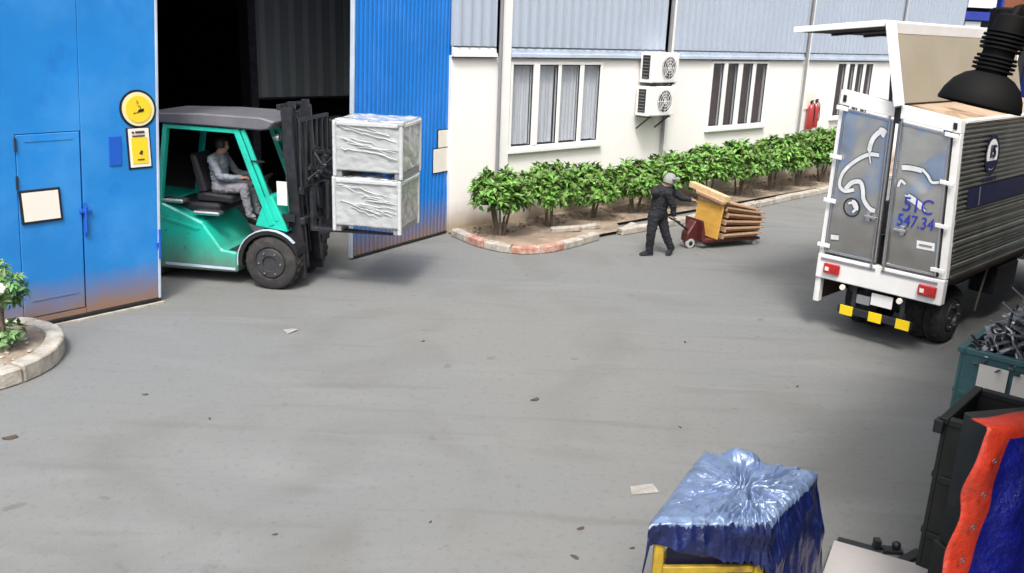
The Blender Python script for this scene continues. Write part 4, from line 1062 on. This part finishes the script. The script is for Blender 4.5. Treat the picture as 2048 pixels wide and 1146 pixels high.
for y in (-1.63, -.055): MB().prism([(4.75, 1.45), (4.75, 2.15), (5.45, 2.12), (5.75, 1.5)], y - .006, y + .006, 'y').build('cab_window', m_navy, tk)
MB().add([(5.60, -1.5, 2.22), (5.60, -.18, 2.22), (5.955, -.18, 1.58), (5.955, -1.5, 1.58)], [(0, 1, 2, 3)]).build('windscreen', m_navy, tk)

# ================================================================== FOREGROUND, RIGHT
# tarpaulin over a yellow trolley
tr_ = thing('trolley', (1.47, 5.10, 0), None, 'yellow framed trolley under the shiny blue tarpaulin', 'trolley')
CR = {(-1, -1): (.89, 4.66), (1, -1): (1.62, 4.74), (1, 1): (2.13, 5.40), (-1, 1): (1.41, 5.63)}
TZ = 1.0
def bil(a, b, inset=0.):
    a *= 1 - inset; b *= 1 - inset; x = y = 0
    for (i, j), p in CR.items():
        k = (1 + i * a) * (1 + j * b) / 4; x += k * p[0]; y += k * p[1]
    return Vector((x - 1.47, y - 5.10))
for a in (-1, 1):
    for b in (-1, 1):
        p = bil(a, b, .12); MB().box(p.x - .03, p.x + .03, p.y - .03, p.y + .03, .12, TZ - .05).build('leg', m_yframe, tr_, bevel=.006)
        MB().lathe([(.001, -.02), (.06, -.02), (.06, .02), (.001, .02)], (p.x, p.y, .06), 'y', 14).build('castor', m_rubber, tr_)
for z in (.25, .62):
    for e in (((-1, -1), (1, -1)), ((1, -1), (1, 1)), ((1, 1), (-1, 1)), ((-1, 1), (-1, -1))):
        p, q = bil(*e[0], .12), bil(*e[1], .12); d = (q - p).normalized() * .032
        MB().bar((p.x + d.x, p.y + d.y, z), (q.x - d.x, q.y - d.y, z), .035, .045).build('frame_rail', m_yframe, tr_, bevel=.004)
MB().prism([tuple(bil(a, b, .22)) for a, b in ((-1, -1), (1, -1), (1, 1), (-1, 1))], .30, TZ - .06, 'z').build('load_box', m_navy, tr_)
n = 190; vs = []; EX = 1.36; Cc = bil(.10, .02); rd = random.Random(11); SPK = []
for k in range(34):
    t = k * 2 * math.pi / 34 + rd.uniform(-.1, .1); r0 = rd.choice((.0, .03, .08, .16)); SPK.append((Cc, math.cos(t), math.sin(t), r0, r0 + rd.uniform(.14, .42), rd.uniform(.010, .030), rd.uniform(.007, .013)))
C2 = bil(.35, -.42)
for k in range(13):
    t = -2.5 + k * .21 + rd.uniform(-.06, .06); SPK.append((C2, math.cos(t), math.sin(t), rd.uniform(.0, .05), rd.uniform(.16, .34), rd.uniform(.012, .028), rd.uniform(.007, .011)))
for k in range(26):
    q = bil(rd.uniform(-.9, .9), rd.uniform(-.9, .9)); t = math.atan2((q - Cc).y, (q - Cc).x) + rd.uniform(-.5, .5); SPK.append((q, math.cos(t), math.sin(t), 0., rd.uniform(.06, .16), rd.uniform(.006, .016), rd.uniform(.006, .010)))
def crease(x, y):
    h = 0
    for c, ct, st_, r0, r1, dp, wd in SPK:
        u = (x - c.x) * ct + (y - c.y) * st_
        if r0 < u < r1:
            v = -(x - c.x) * st_ + (y - c.y) * ct; f = (u - r0) / (r1 - r0); v += .006 * math.sin(u * 30 + r1 * 50)
            if abs(v) < .06: h += dp * min(1, f * 6) * (1 - f) ** .6 * (.55 * math.exp(-((v - wd * 1.7) / (wd * 1.3)) ** 2) - math.exp(-(v / wd) ** 2))
    return h
def ridge(v): return 1 - 2 * abs(v)
for j in range(n + 1):
    for i in range(n + 1):
        a, b = (i / n * 2 - 1) * EX, (j / n * 2 - 1) * EX
        ca, cb = max(-1, min(1, a)), max(-1, min(1, b)); P = bil(ca, cb)
        ea, eb = abs(a) - abs(ca), abs(b) - abs(cb); drop = math.hypot(ea, eb)
        dv = P - Cc; th = math.atan2(dv.y, dv.x); rad = dv.length
        cs, sn = math.cos(th), math.sin(th)
        f1 = ridge(noise.noise((cs * 3.4, sn * 3.4, rad * .8))); f2 = ridge(noise.noise((cs * 8.5, sn * 8.5, 4 + rad * 2)))
        x, y = P.x, P.y
        cr = ridge(noise.noise((x * 6, y * 6, 1.5))) + .8 * ridge(noise.noise((x * 13 + 4, y * 9, 7.5))) ** 3; fine = noise.noise((x * 21, y * 21, 3))
        amp = min(1, rad / .10) * (1.1 - .6 * min(1, rad / .55))
        z = TZ - .012 + 1.9 * crease(x, y) + .010 * f1 * amp + .006 * cr + .004 * fine - .035 * math.exp(-(rad / .035) ** 2)
        hp = bil(-.30, .93); z += .075 * math.exp(-(((x - hp.x) / .12) ** 2 + ((y - hp.y) / .09) ** 2) ** 2)
        z -= .05 * max(0, (max(abs(ca), abs(cb)) - .9)) * 4
        if drop > 0:
            if ea > 0 and eb > 0: o = Vector((P.x, P.y)).normalized(); dep = 1.25 * drop
            elif ea > 0: o = Vector((.80, -.60)) if a > 0 else Vector((-.88, .47)); dep = drop * (2.3 if a > 0 else .5)
            else: o = Vector((.14, -.99)) if b < 0 else Vector((.32, .95)); dep = drop * (.62 + .22 * ca if b < 0 else 1.1)
            bl = .030 * ridge(noise.noise((x * 7, y * 7, dep * 2))) + .022 * noise.noise((x * 15, y * 15, dep * 5)) + .03 * noise.noise((x * 4, y * 4, dep * 6 + 3))
            z -= dep * (1 + .12 * noise.noise((x * 6, y * 6, 8))); k = min(1, dep / .10)
            fl = .008 + (.20 if ea > 0 and a > 0 else .05) * dep * (1 - .35 * dep) + bl * k * .8; x += o.x * fl; y += o.y * fl
        vs.append((x, y, max(z, .03)))
q = MB().add(vs, [(j * (n + 1) + i, j * (n + 1) + i + 1, (j + 1) * (n + 1) + i + 1, (j + 1) * (n + 1) + i) for j in range(n) for i in range(n)])
def shaded_side(i, j):  # front and right faces take the darker blue that paints in shade
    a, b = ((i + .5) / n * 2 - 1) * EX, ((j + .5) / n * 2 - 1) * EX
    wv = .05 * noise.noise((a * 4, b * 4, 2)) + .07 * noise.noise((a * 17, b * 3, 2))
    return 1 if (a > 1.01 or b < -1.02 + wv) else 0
q.mi = [shaded_side(i, j) for j in range(n) for i in range(n)]
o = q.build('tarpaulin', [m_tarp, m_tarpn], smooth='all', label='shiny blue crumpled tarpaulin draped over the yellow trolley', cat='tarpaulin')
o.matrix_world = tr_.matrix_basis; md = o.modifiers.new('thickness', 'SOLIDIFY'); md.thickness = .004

# low pale sheet beside it, with offcuts behind
sh_ = thing('metal_sheet', (2.62, 5.94, 0), 118, 'pale grey metal sheet lying on a low dark box at the bottom edge', 'sheet')
MB().box(-.06, .62, -.95, .0, .085, .10).build('sheet', m_sheet, sh_, bevel=.003); MB().box(-.03, .60, -.9, -.03, .0, .084).build('base_box', m_bin, sh_)
for k, (x, y, rz, L_, lab) in enumerate(((2.80, 6.02, -.45, .34, 'flat dark steel offcut at the left end behind the pale sheet'), (3.0, 5.99, -.1, .22, 'bent dark offcut with a bright tip behind the pale sheet'), (3.14, 5.90, .6, .26, 'thin dark rod offcut at the right end behind the pale sheet'))):
    b = MB().box(-L_ / 2, L_ / 2, -.04, .04, 0, .03)
    if k == 1: b.box(-L_ / 2, -L_ / 2 + .05, -.03, .03, .031, .10); b.ball((.06, 0, .06), .035)
    b.build('steel_offcut', m_dark, bevel=.004, loc=(x, y, .005), rot=(0, 0, rz), label=lab, cat='offcut')

# dark open bin, teal bin with scrap behind it
def bin_(name, loc, az, L_, Wd, Ht, m, lab):
    t = thing(name, loc, az, lab, 'bin'); e = .03
    for (nm, a, b, c, d_) in (('side_panel', 0, L_, -e, 0), ('side_panel', 0, L_, -Wd, -Wd + e), ('end_panel', 0, e, -Wd + e, -e), ('end_panel', L_ - e, L_, -Wd + e, -e)):
        box(nm, m, t, a, b, c, d_, .08, Ht - .05, .004)
    box('bottom_panel', m, t, e, L_ - e, -Wd + e, -e, .10, .13, 0)
    q = MB(); q.box(-.025, L_ + .025, -.045, .02, Ht - .05, Ht).box(-.025, L_ + .025, -Wd - .02, -Wd + .045, Ht - .05, Ht).box(-.025, .04, -Wd + .045, -.045, Ht - .05, Ht).box(L_ - .04, L_ + .025, -Wd + .045, -.045, Ht - .05, Ht)
    q.build('rim', m, t, bevel=.006)
    for z in (.35, Ht * .62):
        box('stiffener', m, t, -.02, -.002, -Wd + .04, -.04, z, z + .05, .004); box('stiffener', m, t, .04, L_ - .04, .002, .02, z, z + .05, .004)
    for x in (.05, L_ - .12):
        for y in (-.12, -Wd + .05): box('foot', m_dark, t, x, x + .07, y, y + .07, 0, .079)
    return t
b1 = bin_('steel_bin', (3.07, 5.68, 0), 42, .78, .78, 1.30, m_bin, 'dark open steel bin between the teal bin and the blue tarpaulin')
MB().box(-.05, .03, -.02, .045, 1.18, 1.28).build('corner_hook', m_dark, b1, bevel=.006)
b2 = bin_('steel_bin', (4.08, 7.48, 0), 42, 1.0, 1.5, 1.20, m_tealbin, 'teal steel bin heaped with metal scrap and carrying white labels')
for a, b, lab in ((.18, .42, 'white paper label on the left of the teal bin front'), (.46, .62, 'smaller white paper label beside it on the teal bin')):
    o = MB().box(-.03, -.024, -b, -a, .86, 1.09).build('label_sheet', m_paper, label=lab, cat='label', bevel=.002); o.matrix_world = b2.matrix_basis
def heap(base, x0, x1, y0, y1, z0, hmax, n, seed, lab):
    rd = random.Random(seed); q = MB()
    for k in range(n):
        x, y = rd.uniform(x0, x1), rd.uniform(y0, y1); fx = 1 - abs(2 * (x - x0) / (x1 - x0) - 1); fy = 1 - abs(2 * (y - y0) / (y1 - y0) - 1)
        z = z0 + hmax * min(1, 1.6 * fx) * min(1, 1.6 * fy) * rd.uniform(.2, 1); L_ = rd.uniform(.08, .34)
        d = Vector((rd.uniform(-1, 1), rd.uniform(-1, 1), rd.uniform(-.6, .6))).normalized(); p = Vector((x, y, z))
        t = rd.random()
        if t < .6: q.bar(p - d * L_ / 2, p + d * L_ / 2, rd.uniform(.015, .06), .006)
        elif t < .85:
            u = d.orthogonal().normalized(); q.tube([p + d * (L_ * .5 * math.cos(a)) * .6 + u * (L_ * .3 * math.sin(a)) for a in (0, .8, 1.6, 2.4, 3.2)], .010, 5)
        else: q.tube([p - d * L_ / 2, p, p + d * L_ / 2 + Vector((0, 0, .04))], .014, 6)
    o = q.build('scrap_heap', m_scrap, kind='stuff', label=lab, cat='scrap'); o.matrix_world = base.matrix_basis; return o
heap(b2, .02, .98, -1.48, -.05, 1.08, .85, 760, 5, 'tangled bright metal scrap heaped in the teal bin')
heap(b1, .05, .74, -.74, -.20, .95, .42, 150, 6, 'dark metal offcuts lying inside the dark open bin')

# red-hemmed blue tarpaulin over a pile at the right edge
pile = thing('covered_pile', (2.68, 4.44, 0), 75, 'dark stacked boxes under the red-hemmed tarpaulin', 'pile')
box('lower_box', m_bin, pile, .10, 1.5, .04, .36, 0, .85); box('upper_box', m_bin, pile, .12, 1.4, .03, .34, .852, 1.72)
n = 44; m_ = 50; vs = []
for j in range(m_ + 1):
    for i in range(n + 1):
        a = i / n; L_ = .22 + j / m_ * 1.55          # a along the pile, L_ over the top and down the near side
        x = -.02 + 1.6 * a
        if L_ < .36: y, z = .36 - L_, 1.79
        else: y, z = -.0 - (L_ - .36) * .10, 1.79 - (L_ - .36) * .985
        wob = noise.noise((x * 3, L_ * 3, 2)); w2 = noise.noise((x * 8, L_ * 6, 5)); dn = max(0, L_ - .36)
        z += .025 * wob * (L_ < .36) + .012 * w2; y -= (.035 * wob + .022 * w2 + .018 * math.sin(x * 22 + 2 * wob) * min(1, dn)) * min(1, dn * 5)
        x += .012 * noise.noise((L_ * 4, 0, a)) - .26 * dn * (1 - a) - .03 * (dn > 0) * (1 - a) ** 3 * math.sin(min(1, dn * 2) * 3.1)
        vs.append((x, y, z))
q = MB().add(vs, [(j * (n + 1) + i, j * (n + 1) + i + 1, (j + 1) * (n + 1) + i + 1, (j + 1) * (n + 1) + i) for j in range(m_) for i in range(n)])
q.mi = [1 if (i < 5 or j < 7) else 0 for j in range(m_) for i in range(n)]
o = q.build('tarpaulin', [m_tarpb, m_tarpr], smooth='all', label='deep blue tarpaulin with an orange-red hem at the right edge', cat='tarpaulin')
for k in range(7):
    zz = 1.62 - k * .19; e = MB().lathe([(.008, -.002), (.015, -.002), (.015, .003), (.008, .003), (.008, -.002)], (.03 - .24 * (1.79 - zz), -.055 - .10 * (1.79 - zz), zz), 'y', 14).build('eyelet', m_chrome, o, smooth=True)
o.matrix_world = pile.matrix_basis; md = o.modifiers.new('thickness', 'SOLIDIFY'); md.thickness = .006

# mostly unseen right building, shaped to darken truck and bins; lamp hung from its eave
shd = thing('right_building', (2.62, 5.0, 0), 90, 'building at the right with an orange-edged eave, its unseen part shaped to shade bins and truck', 'building')
RP = [(0, 0), (8.0, 9.5), (15, 4.6), (6, -10), (0, -10)]
MB().prism([(.05, -.02), (8.02, 9.42), (14.95, 4.6), (5.95, -9.95), (.05, -9.95)], 4.02, 4.10, 'z').build('roof', m_flash, shd)
for a, b in zip(RP, RP[1:] + RP[:1]):
    d = (Vector(b) - Vector(a)).normalized() * .03
    MB().bar((a[0] + d.x, a[1] + d.y, 4.09), (b[0] - d.x, b[1] - d.y, 4.09), .05, .26).build('fascia', m_orange, shd, bevel=.006)
MB().prism([(2.9, -.7), (4.6, 2.9), (4.9, 4.9), (8.4, 9.0), (14.4, 4.6), (5.7, -9.6), (2.9, -9.6)], 0, 4.018, 'z').build('wall', m_bin, shd)  # out-of-view wall, set close to keep light off the truck side
for x, y in ((8.1, 9.2), (.5, -9.5)): box('post', m_dark, shd, x - .07, x + .07, y - .07, y + .07, 0, 4.019)
lm = thing('hanging_lamp', (2.42, 4.72, 3.50), None, 'black dome lamp hanging near the camera, seen against the truck', 'lamp')
mx = Matrix.Rotation(.20, 3, 'Y')
def lat(prof, nm, m): MB().lathe(prof, (0, 0, 0), 'z', 32, mx).build(nm, m, lm, smooth=True)
lat([(.205, .0), (.208, .012), (.195, .06), (.165, .115), (.12, .155), (.075, .175), (.07, .175), (.115, .148), (.158, .108), (.188, .055), (.20, .004)], 'shade', m_lamp)
lat([(.05, .165), (.078, .17), (.080, .20), (.074, .46), (.05, .47)], 'cooling_body', m_lamp)
for k in range(9):
    z = .185 + k * .021 + (.022 if k > 3 else 0); r_ = (.101, .104, .104, .098, .100, .105, .105, .103, .094)[k]
    lat([(.076, z), (r_, z), (r_, z + .009), (.076, z + .009)], 'cooling_fin', m_lamp)
lat([(.001, .17), (.065, .17), (.065, .43), (.04, .46), (.001, .46)], 'housing', m_lamp)
lat([(.001, .06), (.035, .07), (.045, .11), (.03, .17)], 'bulb', m_flash)
top = mx @ Vector((0, 0, .45))
MB().tube([top, top + Vector((.03, .02, .05)), (.30, .22, .52), (.32, .26, .60)], .022, 8).build('arm', m_lamp, lm, smooth=True)
MB().box(.04, .34, .02, .14, .33, .50).build('ballast_box', m_lamp, lm, bevel=.01)

# ================================================================== FAR WORKSHOP beyond the office building
fw = thing('far_workshop', (13.2, 33.5, 0), 75, 'distant workshop with blue columns and white panels beyond the office', 'building')
MB().box(0, 26, .4, .6, 0, 9).build('wall', m_room, fw); box('roof', m_clad, fw, -.5, 26.5, -1, 8, 9, 9.2)
for k in range(8):
    box('column', m_farblue, fw, .9 + k * 2.0, 1.35 + k * 2.0, -.1, .35, 0, 8.9, 0)
    box('white_panel', m_sky2, fw, 1.5 + k * 2.0, 2.75 + k * 2.0, .0, .2, 5.2, 6.6, 0)
    box('white_panel', m_sky2, fw, 1.5 + k * 2.0, 2.2 + k * 2.0, .0, .2, 2.0, 4.7, 0)
box('beam', m_farblue, fw, 0, 26, -.12, -.101, 4.75, 5.05, 0)

# ================================================================== LITTER on the concrete
lit = [(.29, 8.64, .11, .5), (-3.78, 8.39, .07, .1), (-1.09, 10.32, .06, .8), (2.26, 10.66, .07, 1.4), (-4.58, 7.31, .14, .35), (.62, 6.15, .07, .4), (-2.93, 7.88, .05, 2.), (.55, 5.75, .08, 2.4), (-.58, 6.16, .04, 1.), (1.0, 5.9, .05, .3), (3.3, 9.3, .06, .9), (1.75, 8.1, .05, 2.2), (-1.75, 5.9, .05, .2)]
base = None
for k, (x, y, L_, rz) in enumerate(lit):
    if base is None:
        q = MB(); n = 7
        a = [(.5 * math.cos(t), .22 * math.sin(t) * (1 + .3 * math.sin(3 * t)), .06 * math.sin(2 * t) + .10) for t in [i * 2 * math.pi / 9 for i in range(9)]]
        q.add([(x_, y_, z_ - .09) for x_, y_, z_ in a] + [(x_ * .9, y_ * .8, z_ + .02) for x_, y_, z_ in a], [tuple(range(9)), tuple(range(17, 8, -1))] + [(i, (i + 1) % 9, 9 + (i + 1) % 9, 9 + i) for i in range(9)])
        o = base = q.build('litter', m_litter)
    else: o = bpy.data.objects.new('litter', base.data); COL.objects.link(o)
    o.location = (x, y, .003); o.rotation_euler = (0, 0, rz); o.scale = (L_,) * 3
    tag(o, 'small dark scrap of litter lying on the open concrete yard', 'litter', 'dark scraps of litter on the yard')
o = MB().add([(-.12, -.07, .004), (.13, -.06, .006), (.12, .08, .012), (-.09, .07, .004), (-.12, -.07, .007), (.13, -.06, .009), (.12, .08, .015), (-.09, .07, .007)], [(0, 1, 2, 3), (7, 6, 5, 4), (0, 4, 5, 1), (1, 5, 6, 2), (2, 6, 7, 3), (3, 7, 4, 0)]).build('paper_scrap', m_scrapp, loc=(1.20, 6.80, 0), rot=(0, 0, .2), label='pale flat scrap of paper on the ground left of the covered trolley', cat='paper')
o = MB().add([(-.09, -.06, .004), (.08, -.05, .02), (.07, .06, .006), (-.06, .07, .02), (-.09, -.06, .007), (.08, -.05, .023), (.07, .06, .009), (-.06, .07, .023)], [(0, 1, 2, 3), (7, 6, 5, 4), (0, 4, 5, 1), (1, 5, 6, 2), (2, 6, 7, 3), (3, 7, 4, 0)]).build('paper_scrap', m_scrapp, loc=(-2.80, 10.5, 0), rot=(0, 0, .9), label='crumpled pale scrap in front of the forklift wheel', cat='paper')
